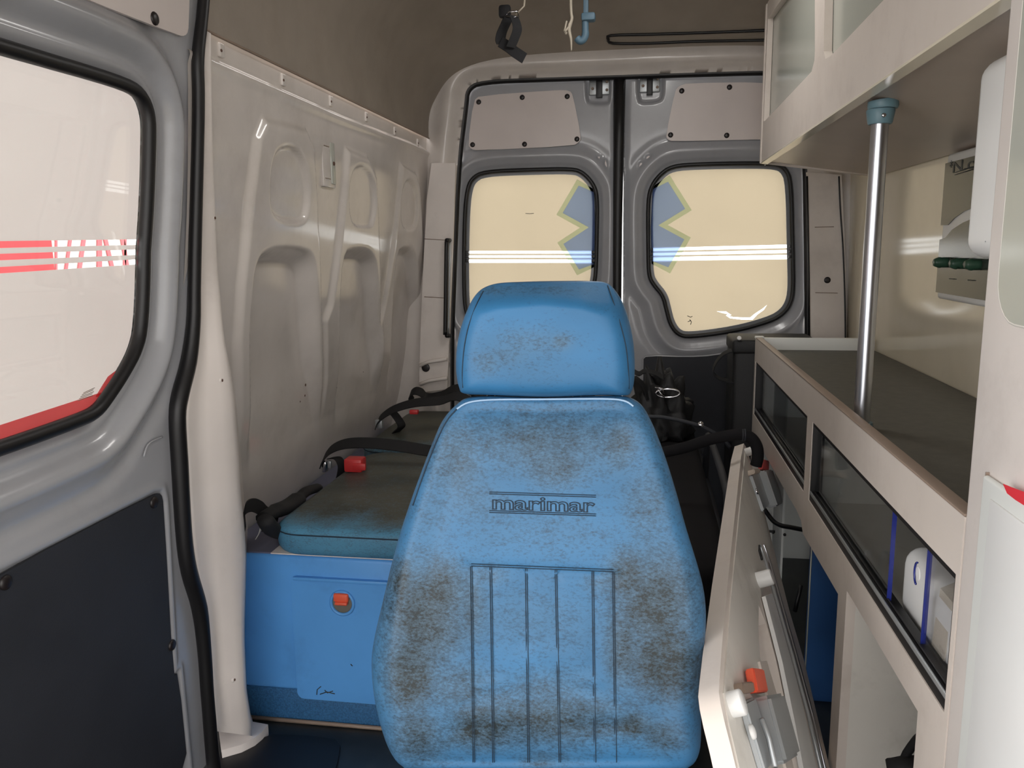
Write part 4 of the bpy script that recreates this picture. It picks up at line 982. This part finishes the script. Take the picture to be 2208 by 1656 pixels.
# fold-down flap hanging open
fA = on_y(1606, 958, 2.40); fB = on_y(1550, 1488, 1.0); fE = on_x(1787, 1656, 0.385)
nf = np.cross(fB - fA, fE - fA); nf /= np.linalg.norm(nf); nf = nf if nf[0] > 0 else -nf     # points to the cabinet
fp = lambda px, py: on_p(px, py, fA, nf)
e1 = (fB - fA) / np.linalg.norm(fB - fA); e2 = np.cross(nf, e1)
to2 = lambda p: np.array([(p - fA) @ e1, (p - fA) @ e2]); f2 = lambda px, py: to2(fp(px, py))
fo = [f2(*p) for p in ((1604, 956), (1610, 966), (1647, 1099), (1702, 1316), (1734, 1425), (1789, 1656), (1800, 1700), (1598, 1702), (1576, 1610), (1563, 1560), (1554, 1520), (1550, 1492), (1551, 1470), (1556, 1400), (1569, 1256), (1598, 985))]
slot = [f2(*p) for p in ((1634, 1300), (1652, 1345), (1672, 1420), (1700, 1545), (1725, 1672), (1712, 1672), (1690, 1560), (1660, 1450), (1637, 1420), (1633, 1360))]
m3 = lambda off=0.0: (lambda u, v, w: fA + e1 * u + e2 * v + nf * (off + w))
flap = plate('flap_door', fo, [slot], lambda u, v, w: fA + e1 * u + e2 * v - nf * w, 0.028, 'board', cab)
plate('inner_sheet', [f2(*p) for p in ((1606, 975), (1643, 1100), (1660, 1170), (1650, 1260), (1634, 1300), (1633, 1360), (1637, 1420), (1655, 1480), (1680, 1590), (1694, 1668), (1594, 1668), (1570, 1565), (1558, 1495), (1574, 1290))], [], m3(), 0.002, 'boardin', flap)
stp = [(1636, 1292), (1657, 1272), (1690, 1420), (1722, 1545), (1748, 1672), (1716, 1672), (1700, 1580), (1672, 1450)]
stp = [(1640, 1288), (1656, 1282), (1700, 1440), (1728, 1560), (1752, 1672), (1722, 1672), (1702, 1560), (1676, 1430)]
plate('white_slide_rail', [f2(*p) for p in stp], [], m3(0.002), 0.008, 'white', flap)
for off, w_, m_ in ((0, 0.0045, 'zinc'), (9, 0.003, 'alu')):
    tube('channel', [fp(px + off, py) + nf * 0.004 for px, py in ((1634, 1176), (1648, 1216), (1672, 1300), (1706, 1420), (1738, 1540), (1768, 1668))], w_, m_, flap, 6)
tube('channel_end', [fp(px, py) + nf * 0.004 for px, py in ((1634, 1178), (1634, 1190), (1639, 1208))], 0.003, 'rubber', flap, 6)
def flap_box(name, pA, pB, pC, h, m, bev=0.003, off=0.0):
    """box on the flap's inside: corner pixels A-B (along), A-C (across), height h"""
    a, b, c = fp(*pA), fp(*pB), fp(*pC); ex = b - a; ey = c - a
    bm = bmesh.new(); vs = [bm.verts.new(a + ex * i + ey * j + nf * (off + k * h)) for i in (0, 1) for j in (0, 1) for k in (0, 1)]
    for f in ((0, 1, 3, 2), (4, 6, 7, 5), (0, 4, 5, 1), (2, 3, 7, 6), (0, 2, 6, 4), (1, 5, 7, 3)): bm.faces.new([vs[i] for i in f])
    if bev: bmesh.ops.bevel(bm, geom=list(bm.edges), offset=bev, segments=2, affect='EDGES')
    return autosmooth(frombm(name, bm, m, flap))
flap_box('latch_plate', (1613, 1026), (1640, 1104), (1630, 1016), 0.010, 'zinc')
flap_box('latch_body', (1629, 1020), (1655, 1098), (1646, 1018), 0.03, 'zinc', 0.004)
flap_box('orange_tab', (1629, 1016), (1632, 994), (1645, 1018), 0.014, 'red', 0.002, 0.006)
flap_box('latch_keeper', (1611, 1016), (1612, 1027), (1624, 1014), 0.02, 'tan', 0.002)
dome('latch_rivet', fp(1624, 1062) + nf * 0.010, nf, 0.008, 0.004, 'chrome', flap, 12)
flap_box('latch_plate', (1588, 1518), (1632, 1668), (1612, 1506), 0.012, 'zinc')
flap_box('latch_body', (1616, 1508), (1652, 1655), (1652, 1502), 0.03, 'zinc', 0.005)
flap_box('orange_tab', (1606, 1498), (1597, 1446), (1630, 1498), 0.014, 'orange', 0.002, 0.006)
flap_box('latch_keeper', (1578, 1476), (1582, 1500), (1602, 1474), 0.016, 'edge', 0.002)
dome('latch_rivet', fp(1603, 1582) + nf * 0.012, nf, 0.010, 0.005, 'white', flap, 12)
tube('latch_rod', [fp(1612, 1556) + nf * 0.02, fp(1628, 1600) + nf * 0.02, fp(1640, 1660) + nf * 0.02], 0.004, 'zinc', flap, 8)
plate('side_plate', [f2(*p) for p in ((1631, 1428), (1646, 1426), (1668, 1500), (1690, 1600), (1706, 1668), (1690, 1668), (1655, 1530))], [], m3(0.002), 0.004, 'board', flap)
for (pa, r, h) in (((1608, 976), 0.012, 0.022), ((1632, 1252), 0.0165, 0.032), ((1572, 1520), 0.017, 0.020)):
    c = fp(*pa); o = tube('bumper', [c, c + nf * h * 0.2, c + nf * h * 0.9, c + nf * h], [r, r, r, r * 0.9], 'white', flap, 20); autosmooth(o, 50)
for py in (0.2, 0.75):
    c = fE * 0 + np.array((0.388, 1.2 + py, 0.145)); box('hinge', c - np.array((0.012, 0.04, 0.02)), c + np.array((0.006, 0.04, 0.02)), 'zinc', flap, 0.003)

sp = thing('sheet_pack', 'white wrapped pack inside the counter cabinet, behind the nearest sliding pane', 'pack', (0.55, 1.3, zsh))
cushion('wrapping', rrect(XF + 0.036, w2y0 + 0.01, XF + 0.30, ya + 0.03, 0.03), zsh + 0.001, zsh + 0.125, 0.03, 'white', sp, 0.012)
ribbon('paper_band', [(XF + 0.034, (w2y0 + ya) / 2 - 0.02, zsh + 0.03), (XF + 0.040, (w2y0 + ya) / 2 - 0.02, zsh + 0.118), (XF + 0.07, (w2y0 + ya) / 2 - 0.02, zsh + 0.134), (XF + 0.29, (w2y0 + ya) / 2 - 0.02, zsh + 0.138)], (0, 0.05, 0), 0.002, 'cloth', sp)
# things in the open compartment
wb = thing('white_case', 'white rectangular equipment case standing in the open lower compartment', 'case', (0.5, 2.62, 0.10))
pA, pB = on_y(1640, 1188, 2.48), on_y(1695, 1040, 2.48)
box('casing', (0.43, 2.48, 0.10), (pB[0] + 0.0, 2.66, pB[2] + 0.03), 'whiteboard', wb, 0.006)
for px, py in ((1692, 1153), (1667, 1148)): dome('screw', on_y(px, py, 2.479), (0, -1, 0), 0.005, 0.003, 'rubber', wb, 8)
q = on_y(1664, 1146, 2.478); box('handle_slot', q - np.array((0.010, 0.001, 0.004)), q + np.array((0.010, 0.003, 0.004)), 'rubber', wb, 0.001)
cb = tube('cable', catmull([on_y(px, py, yy) for px, py, yy in ((1640, 1086, 2.38), (1655, 1108, 2.36), (1668, 1124, 2.33), (1684, 1133, 2.3), (1705, 1137, 2.26), (1735, 1143, 2.22))], 5), 0.0065, 'rubber'); tag(cb, 'thick black cable running across the open lower compartment', 'cable')
cb = tube('cable', [on_y(1714, 1318, 2.24), on_y(1719, 1296, 2.24), on_y(1727, 1262, 2.24)], 0.006, 'rubber'); tag(cb, 'short dark stub of cable beside the dark blue divider', 'cable')
hb = thing('tool_bag', 'crumpled dark bag slumped on the compartment floor behind the flap', 'bag', (0.6, 1.62, 0.10))
bb = bmesh.new(); bmesh.ops.create_icosphere(bb, subdivisions=3, radius=1.0)
for v in bb.verts:
    n_ = 1 + 0.14 * math.sin(v.co.x * 7 + 1) * math.cos(v.co.y * 6) + 0.08 * math.sin(v.co.z * 13); v.co = Vector((0.58 + 0.14 * v.co.x * n_, 1.60 + 0.10 * v.co.y * n_, 0.18 + max(-0.08, 0.085 * v.co.z * n_)))
frombm('bag_body', bb, 'bag', hb, True)
tube('bag_handle', catmull([(0.52, 1.56, 0.24), (0.55, 1.55, 0.30), (0.60, 1.56, 0.31), (0.64, 1.57, 0.25)], 4), 0.009, 'webbing', hb, 8)

# ================================================================== UPPER CABINET
XU = 0.390
uf = lambda px, py: on_x(px, py, XU)[1:]
zf0 = float(uf(1640, 352)[1]); zu = 2.03
uc = thing('upper_cabinet', 'beige wall cabinet with frosted plastic windows hung under the headliner', 'cabinet', (0.6, 2.0, zf0))
def prism_y(name, prof, y0, y1, m, parent, bev=0.0):
    return plate(name, prof, [], lambda u, v, w: (u, y0 + w, v), y1 - y0, m, parent)
zwall = 1.25 + 0.072 * YE
prism_y('bottom_panel', [(XU + 0.018, zf0 + 0.004), (0.772, zwall), (0.772, zwall + 0.018), (XU + 0.018, zf0 + 0.022)], YN, YE, 'under', uc)
box('end_panel', (XU + 0.018, YE - 0.018, zf0 + 0.02), (0.765, YE, zu - 0.02), 'board', uc, 0.0)
box('mid_shelf', (XU + 0.03, YN, 1.76), (0.765, YE - 0.02, 1.775), 'boardin', uc, 0.0)
u1 = [uf(*p) for p in ((1637, 69), (1638, 262), (1641, 267), (1648, 262), (1742, 163), (1750, 154), (1756, 130), (1757, 110), (1757, -30), (1745, -45), (1690, -8), (1655, 40))]
u1 = [np.array((min(p[0], YE - 0.035), min(p[1], 1.975))) for p in u1]
u2 = [uf(*p) for p in ((1777, -60), (1776, 110), (1780, 127), (1790, 122), (1950, -40))]
u2 = [np.array(p) for p in u2]; zt2 = u2[0][1]
u2 = [np.array((u2[0][0], 1.94)), u2[1], u2[2], u2[3], np.array((1.17, u2[2][1] + 0.004)), np.array((1.14, u2[2][1] + 0.04)), np.array((1.14, 1.90)), np.array((1.18, 1.94))]
pf = plate('front_panel', [(YN, zf0), (YE, zf0), (YE, zu), (YN, zu)], [u1, u2], lambda u, v, w: (XU + w, u, v), 0.018, 'board', uc)
for q in (u1, u2):
    c = np.mean(q, axis=0); plate('window_pane', [c + (np.array(p) - c) * 1.05 for p in q], [], lambda u, v, w: (XU + 0.019 + w, u, v), 0.004, 'plexi', uc)
box('rear_edge_trim', (XU - 0.004, YE - 0.012, zf0 - 0.002), (XU + 0.026, YE + 0.008, zu), 'board', uc, 0.005, 3)
prism_y('bottom_edge_trim', [(XU - 0.001, zf0 - 0.003), (XU + 0.020, zf0 - 0.006), (XU + 0.020, zf0 + 0.002), (XU - 0.001, zf0 + 0.001)], YN, YE - 0.012, 'cream', uc)
q = uf(1725, 300)
for k in range(4): box('end_rib', (0.402, 2.974 - 0.0, zf0 - 0.008), (0.406, 2.978, zf0 - 0.006), 'whiteboard', uc, 0.0) if k == 0 else None
tube('rear_bottom_trim', [(XU + 0.02, YE, zf0 + 0.003), (0.77, YE, zwall + 0.003)], 0.007, 'board', uc, 8)
box('top_panel', (XU + 0.018, YN, zu - 0.02), (0.62, YE, zu), 'board', uc, 0.0)

# ---- grab pole between worktop and upper cabinet
YP = 1.715
pt = on_y(1896, 262, YP); pbm = on_y(1860, 890, YP); xp = float((pt[0] + pbm[0]) / 2)
zun = zf0 + 0.004 + (zwall - zf0 - 0.004) * (xp - XU - 0.018) / (0.772 - XU - 0.018)
pole = thing('grab_pole', 'brushed aluminium upright pole with a grey-blue top bracket, on the worktop', 'pole', (xp, YP, zwt))
cyl('tube', (xp, YP, zwt), (xp, YP, zun - 0.01), 0.0158, 'alu', pole, 28)
zb1 = float(on_y(1900, 268, YP)[2]); zb2 = float(on_y(1903, 236, YP)[2])
autosmooth(tube('bracket_socket', [(xp, YP, zb1), (xp, YP, zb1 + 0.003), (xp, YP, zb2 - 0.003), (xp, YP, zb2)], [0.021, 0.0225, 0.026, 0.025], 'bracket', pole, 24), 40)
autosmooth(tube('bracket_flange', [(xp + 0.004, YP, zb2 + 0.001), (xp + 0.004, YP, zb2 + 0.005), (xp + 0.003, YP, zun - 0.001)], [0.026, 0.028, 0.027], 'bracket', pole, 24), 40)
dome('bracket_screw', (xp, YP - 0.0235, (zb1 + zb2) / 2), (0, -1, 0.05), 0.0045, 0.003, 'chrome', pole, 10)
autosmooth(tube('foot_collar', [(xp, YP, zwt), (xp, YP, zwt + 0.012)], 0.022, 'bracket', pole, 20), 40)

# ---- gas outlet panel on the right wall
XG = 0.752
gf = lambda px, py: on_x(px, py, XG)[1:]
gp_ = thing('gas_outlet_panel', 'white framed wall panel with two dark faces and a row of green gas valves', 'panel', (0.78, 2.0, 1.1))
yg1 = float(gf(2032, 480)[0]); yg0 = yg1 - 0.40; zg1 = min(float(gf(2031, 312)[1]), zwall - 0.003); zg0 = float(gf(2033, 646)[1])
bk = box('casing', (XG, yg0, zg0), (0.782, yg1, zg1), 'white', gp_, 0.008, 3)
def gpoly(pts): return [np.array(gf(*p)) for p in pts]
u_ = gpoly([(2042, 334), (2043, 480), (2046, 485)]); g1 = float(u_[0][0])
ur = [np.array((g1, zg1 - 0.022)), np.array((yg0 + 0.02, zg1 - 0.022))]
arc_hi = gpoly([(2046, 485), (2060, 470), (2080, 456), (2104, 446)]); arc_lo = gpoly([(2040, 513), (2055, 495), (2078, 480), (2102, 470)])
upper = [np.array((g1, zg1 - 0.022)), np.array((g1, arc_hi[0][1]))] + arc_hi + [np.array((yg0 + 0.02, arc_hi[-1][1] + 0.02)), np.array((yg0 + 0.02, zg1 - 0.022))]
lower_ = [np.array((g1, zg0 + 0.016)), np.array((g1, arc_lo[0][1] - 0.004))] + arc_lo + [np.array((yg0 + 0.02, arc_lo[-1][1] + 0.02)), np.array((yg0 + 0.02, zg0 + 0.016))]
plate('upper_face', upper, [], lambda u, v, w: (XG - w, u, v), 0.0025, 'darkglass', gp_)
plate('lower_face', lower_, [], lambda u, v, w: (XG - w, u, v), 0.0025, 'darkglass', gp_)
for px in (2050, 2066, 2082, 2098, 2112):
    c = on_x(px, 566, XG - 0.004)
vy = [float(gf(px, 567)[0]) for px in (2045, 2062, 2082, 2098, 2116)]; vz = float(gf(2080, 568)[1])
for i, y in enumerate((vy[0], vy[2], vy[4])):
    tube('valve_body', [(XG, y, vz), (XG - 0.012, y, vz), (XG - 0.03, y, vz), (XG - 0.034, y, vz)], [0.013, 0.013, 0.011, 0.009], 'green', gp_, 14)
    tube('valve_spigot', [(XG - 0.02, y, vz), (XG - 0.02, y + 0.034, vz), (XG - 0.02, y + 0.036, vz)], [0.007, 0.007, 0.005], 'rubber', gp_, 10)
    tube('valve_nut', [(XG - 0.022, y - 0.009, vz), (XG - 0.022, y + 0.009, vz)], 0.0135, 'chrome' if i == 3 else 'green', gp_, 6)
lg0 = gf(2058, 362); lg1 = gf(2103, 344)
text_mesh('panel_lettering', 'N.c', lambda a, b, w: (XG - 0.003 - 0.0004 * (w > 0), float(lg0[0] + (lg1[0] - lg0[0]) * a), float(lg0[1] - 0.012 + 0.026 * b)), 'ink', gp_, depth=0.02)
text_mesh('panel_emblem', '*', lambda a, b, w: (XG - 0.003 - 0.0004 * (w > 0), float(gf(2051, 358)[0] - 0.016 * a), float(gf(2051, 362)[1] + 0.018 * b)), 'ink', gp_, depth=0.02)
for (a_, b_) in (((2062, 372), (2104, 358)), ((2062, 377), (2104, 364)), ((2050, 601), (2064, 602)), ((2090, 604), (2106, 605))):
    pa, pb_ = gf(*a_), gf(*b_); tube('printed_line', [(XG - 0.003, pa[0], pa[1]), (XG - 0.003, pb_[0], pb_[1])], 0.0012, 'ink', gp_, 5)

# ---- white dispenser behind the tall cabinet
YD = 1.16
dA = on_y(2131, 118, YD); dB = on_y(2104, 545, YD)
ds = thing('wall_dispenser', 'white rounded plastic dispenser hanging between the tall cabinet and gas panel', 'dispenser', (0.5, YD, float(dB[2])))
xl = float((dA[0] + dB[0]) / 2) + 0.024; zt_ = float(on_y(2160, 96, YD)[2]); zb_ = float(on_y(2110, 560, YD)[2])
do = rrect(xl, zb_, xl + 0.16, min(zt_, zun - 0.012), 0.026, 6)
plate('cover', do, [], lambda u, v, w: (u, YD + w, v), 0.0, 'white', ds) if False else None
cv = cushion('cover', [(p[0], p[1]) for p in do], 0.0, 0.11, 0.02, 'white', ds, 0.004, 5)
for v in cv.data.vertices: x, y, z = v.co; v.co = (x, YD + 0.105 - z, y)
cv.data.update()
bmx = bmesh.new(); bmx.from_mesh(cv.data); bmesh.ops.recalc_face_normals(bmx, faces=bmx.faces); bmx.to_mesh(cv.data); bmx.free()
box('back_plate', (xl + 0.02, YD + 0.105, zb_ + 0.03), (xl + 0.15, YD + 0.12, zt_ - 0.03), 'white', ds, 0.003)
zl = float(on_y(2110, 521, YD)[2])
tube('cover_seam', [(xl - 0.0, YD + 0.03, zl), (xl + 0.03, YD - 0.001, zl - 0.006), (xl + 0.08, YD - 0.003, zl - 0.006)], 0.001, 'zinc', ds, 5)

# ================================================================== TALL CABINET in the foreground
XT = 0.392; YT = 1.03
tc_ = thing('tall_cabinet', 'tall pale cabinet side in the foreground, with a frosted window above a white door', 'cabinet', (0.6, 0.8, 0.0))
box('body', (XT, 0.72, 0.0), (0.79, YT, 2.02), 'pillar', tc_, 0.010, 3)
tf = lambda px, py: on_x(px, py, XT)[1:]
ty0 = float(tf(2166, 480)[0]); tz0 = float(tf(2200, 640)[1])
tw = rrect(0.74, tz0 - 0.03, ty0, 1.85, 0.05, 6)
plate('window_pane', tw, [], lambda u, v, w: (XT - w, u, v), 0.0015, 'plexi', tc_)
tube('window_bead', [(XT, p[0], p[1]) for p in tw], 0.002, 'boardin', tc_, 6, True)
tdy = float(tf(2106, 1340)[0]); tdz = float(tf(2133, 1022)[1])
td = box('door', (XT - 0.008, 0.735, 0.10), (XT, tdy, tdz), 'whiteboard', tc_, 0.004, 3)
box('door_panel', (XT - 0.010, 0.75, 0.13), (XT - 0.007, tdy - 0.028, tdz - 0.02), 'white', td, 0.002)
box('door_edge_trim', (XT - 0.004, tdy + 0.001, 0.10), (XT + 0.001, tdy + 0.003, tdz + 0.002), 'edge', tc_, 0.0)
rp_ = [on_x(px, py, XT - 0.0105)[1:] for px, py in ((2163, 1043), (2180, 1050), (2212, 1062), (2212, 1092), (2190, 1078), (2172, 1064))]
plate('red_tape', rp_, [], lambda u, v, w: (XT - 0.0102 - w, u, v), 0.0006, 'redprint', td)

# ================================================================== STRETCHER between bench and cabinet
st = thing('stretcher', 'black wheeled stretcher with tube rails, parked behind the attendant seat', 'stretcher', (-0.02, 2.5, 0.0))
mt = cushion('mattress', rrect(-0.28, 1.70, 0.20, 3.20, 0.08), 0.46, 0.55, 0.03, 'mattress', st, 0.01)
for x in (-0.30, 0.22):
    tube('side_rail', [(x, 1.62, 0.43), (x, 3.30, 0.43)], 0.016, 'black', st, 10)
    tube('guard_rail', catmull([(x, 2.0, 0.43), (x, 2.05, 0.58), (x, 2.15, 0.62), (x, 2.65, 0.62), (x, 2.75, 0.58), (x, 2.8, 0.43)], 5), 0.011, 'black', st, 8)
for y in (1.66, 2.4, 3.26): tube('cross_bar', [(-0.30, y, 0.43), (0.22, y, 0.43)], 0.014, 'black', st, 10)
for x in (-0.27, 0.19):
    for y in (1.8, 3.1):
        tube('leg', [(x, y, 0.43), (x, y - 0.12, 0.09)], 0.013, 'black', st, 10)
        tube('wheel', [(x - 0.016, y - 0.12, 0.065), (x + 0.016, y - 0.12, 0.065)], 0.063, 'rubber', st, 20)
tube('push_handle', catmull([on_y(px, py, 2.15) for px, py in ((1380, 985), (1432, 975), (1480, 964), (1530, 948), (1580, 938), (1606, 938), (1622, 947), (1632, 964), (1634, 985), (1630, 1004))], 5), 0.0155, 'mattress', st, 12)
for px in (1601, 1606): pp = on_y(px, 938, 2.15); tube('grip_ring', [pp + np.array((-0.002, 0, 0.0)), pp + np.array((0.002, 0, 0))], 0.0165, 'black', st, 14)
tube('thin_rail', catmull([on_y(px, py, 2.45) for px, py in ((1390, 898), (1430, 900), (1480, 910), (1520, 923), (1552, 942), (1575, 965))], 5), 0.006, 'black', st, 8)
dome('rail_bolt', on_y(1511, 915, 2.43), (0, -1, 0.4), 0.009, 0.005, 'chrome', st, 10)
# straps and metal buckles heaped at the far end of the stretcher
hs = thing('strap_heap', 'heap of black straps with a shiny metal buckle at the far end of the stretcher', 'straps', (0.0, 3.0, 0.56))
bb = bmesh.new(); bmesh.ops.create_icosphere(bb, subdivisions=4, radius=1.0)
c0 = on_y(1425, 862, 2.95)
for v in bb.verts:
    n_ = 1 + 0.18 * math.sin(v.co.x * 9 + 2) * math.cos(v.co.y * 8) + 0.10 * math.sin(v.co.z * 15 + v.co.x * 11)
    v.co = Vector((c0[0] + 0.11 * v.co.x * n_, c0[1] + 0.12 * v.co.y * n_, 0.56 + max(0, (v.co.z + 0.25)) * (c0[2] - 0.50) * n_))
frombm('folded_webbing', bb, 'bag', hs, True)
rg = [on_y(1440 + 26 * math.cos(a), 848 + 9 * math.sin(a), 2.83) for a in np.linspace(0, 2 * math.pi, 18)[:-1]]
tube('buckle_ring', rg, 0.0035, 'chrome', hs, 8, True)
for pts in ([(1412, 836), (1428, 838), (1432, 852)], [(1418, 840), (1426, 850), (1434, 856)]): tube('buckle_bar', [on_y(px, py, 2.82) for px, py in pts], 0.003, 'chrome', hs, 6)
ribbon('strap', catmull([on_y(px, py, 2.9) for px, py in ((1366, 800), (1378, 806), (1392, 800), (1420, 808), (1445, 830), (1462, 860))], 5), (0.0, 0.025, 0.012), 0.003, 'webbing', hs)
ribbon('strap', catmull([on_y(px, py, 2.88) for px, py in ((1368, 812), (1380, 822), (1392, 840), (1398, 862))], 5), (0.012, 0.025, 0.0), 0.003, 'webbing', hs)

# ---- tall black bag behind the counter's end
bg_ = thing('equipment_bag', 'tall black bag with a carrying loop, upright between rear door and counter end', 'bag', (0.44, 3.15, 0.0))
x0 = float(on_y(1578, 800, 3.04)[0]); zt3 = float(on_y(1590, 738, 3.04)[2])
box('bag_body', (x0, 3.01, 0.0), (0.62, 3.24, zt3), 'bag', bg_, 0.02, 3)
box('bag_lid', (x0 - 0.004, 3.005, zt3 - 0.04), (0.622, 3.245, zt3 + 0.012), 'bag', bg_, 0.012, 3)
ribbon('carry_loop', catmull([on_y(px, py, 3.03) for px, py in ((1590, 752), (1562, 762), (1545, 780), (1538, 800), (1548, 814), (1575, 822), (1600, 824))], 5), (0, 0.03, 0.008), 0.004, 'webbing', bg_)
dome('snap_button', on_y(1594, 729, 3.0), (0, -1, 0.3), 0.008, 0.004, 'white', bg_, 10)

# ================================================================== THINGS HANGING FROM THE HEADLINER
YH = 2.62
hz = lambda px, py, y=YH: on_y(px, py, y)
def ceil_z(x, y):
    H = float(ceil_h(y)); s = min(1, abs((x + 0.052) / 0.838)); return 1.685 + H * (1 - s ** 3.3) ** (1 / 3.3)
hs2 = thing('hanging_strap', 'short black strap loop with a metal clip dangling from a cord on the headliner', 'strap', hz(1100, 10))
ribbon('strap', catmull([hz(*p) for p in ((1098, 34), (1090, 52), (1082, 70), (1079, 86), (1082, 95))], 5), [(0.028, 0.02, 0.004)] * 21, 0.003, 'webbing', hs2)
ribbon('strap', catmull([hz(p[0], p[1], YH - 0.02) for p in ((1108, 34), (1114, 52), (1115, 66), (1108, 86), (1101, 102))], 5), [(0.026, 0.012, -0.004)] * 21, 0.003, 'webbing', hs2)
ribbon('strap_end', [hz(p[0], p[1], YH - 0.01) for p in ((1079, 90), (1096, 101), (1110, 112), (1131, 126))], [(0.014, 0.012, 0.030)] * 4, 0.003, 'webbing', hs2)
q = hz(1093, 24); box('clip', q - np.array((0.025, 0.012, 0.02)), q + np.array((0.012, 0.012, 0.018)), 'webbing', hs2, 0.008)
q = hz(1104, 30, YH - 0.02)
tube('metal_ring', [hz(p[0], p[1], YH - 0.02) for p in ((1090, 34), (1098, 25), (1115, 24), (1119, 35), (1106, 38))], 0.0026, 'chrome', hs2, 6, True)
e_ = hz(1146, -4); e_[2] = ceil_z(e_[0], e_[1]) ; tube('cord', [hz(1112, 32), hz(1130, 13), e_], 0.0028, 'cloth', hs2, 6)
rg_ = thing('hanging_rag', 'frayed off-white cloth strip hanging from the headliner beside the blue hook', 'rag', hz(1232, 60, 2.7))
pr = [hz(px, py, 2.7) for px, py in ((1228, -14), (1231, 15), (1233, 40), (1227, 62), (1231, 85), (1232, 110))]; pr[0][2] = max(pr[0][2], ceil_z(pr[0][0], 2.7) - 0.002)
tube('cloth_strip', catmull(pr, 6), list(np.interp(np.linspace(0, 1, 31), [0, .2, .45, .55, .8, 1], [.013, .010, .011, .014, .010, .004])), 'cloth', rg_, 8, flat=0.45)
for pts in ([(1226, 58), (1218, 68), (1221, 74)], [(1222, 45), (1217, 66), (1222, 72)]): tube('frayed_end', [hz(px, py, 2.69) for px, py in pts], 0.003, 'cloth', rg_, 6)
hk = thing('ceiling_hook', 'dusty blue plastic hook fixed under the headliner', 'hook', hz(1262, 60, 2.74))
kp = [hz(px, py, 2.74) for px, py in ((1262, 40), (1262, 62), (1262, 76), (1257, 86), (1250, 88), (1244, 82))]
tube('hook_arm', catmull(kp, 5), [0.011] * 8 + [0.012] * 18, 'hook', hk, 10)
q = hz(1266, 38, 2.74); box('mounting_plate', (q[0] - 0.018, 2.72, q[2] - 0.012), (q[0] + 0.026, 2.76, q[2] + 0.012), 'hook', hk, 0.006)
box('stem', (q[0] - 0.012, 2.73, q[2] + 0.010), (q[0] + 0.004, 2.75, ceil_z(q[0], 2.74)), 'hook', hk, 0.003)

# ---- made-up ceiling lamp, added out of frame to brighten the deep interior
LX, LY = 0.04, 2.2; LZ = ceil_z(LX, LY)
cl = thing('added_ceiling_lamp', 'made-up white oblong ceiling lamp, added on the headliner to brighten the interior', 'lamp', (LX, LY, LZ))
box('housing', (LX - 0.09, LY - 0.28, LZ - 0.035), (LX + 0.09, LY + 0.28, LZ - 0.002), 'white', cl, 0.012, 3)
box('diffuser', (LX - 0.07, LY - 0.26, LZ - 0.045), (LX + 0.07, LY + 0.26, LZ - 0.034), 'added_lampglow', cl, 0.004)
ll = area('added_lamp_light', (LX, LY, LZ - 0.05), (0, 0, 0), 0.13, 0.5, 3.6, (1.0, 0.97, 0.94))
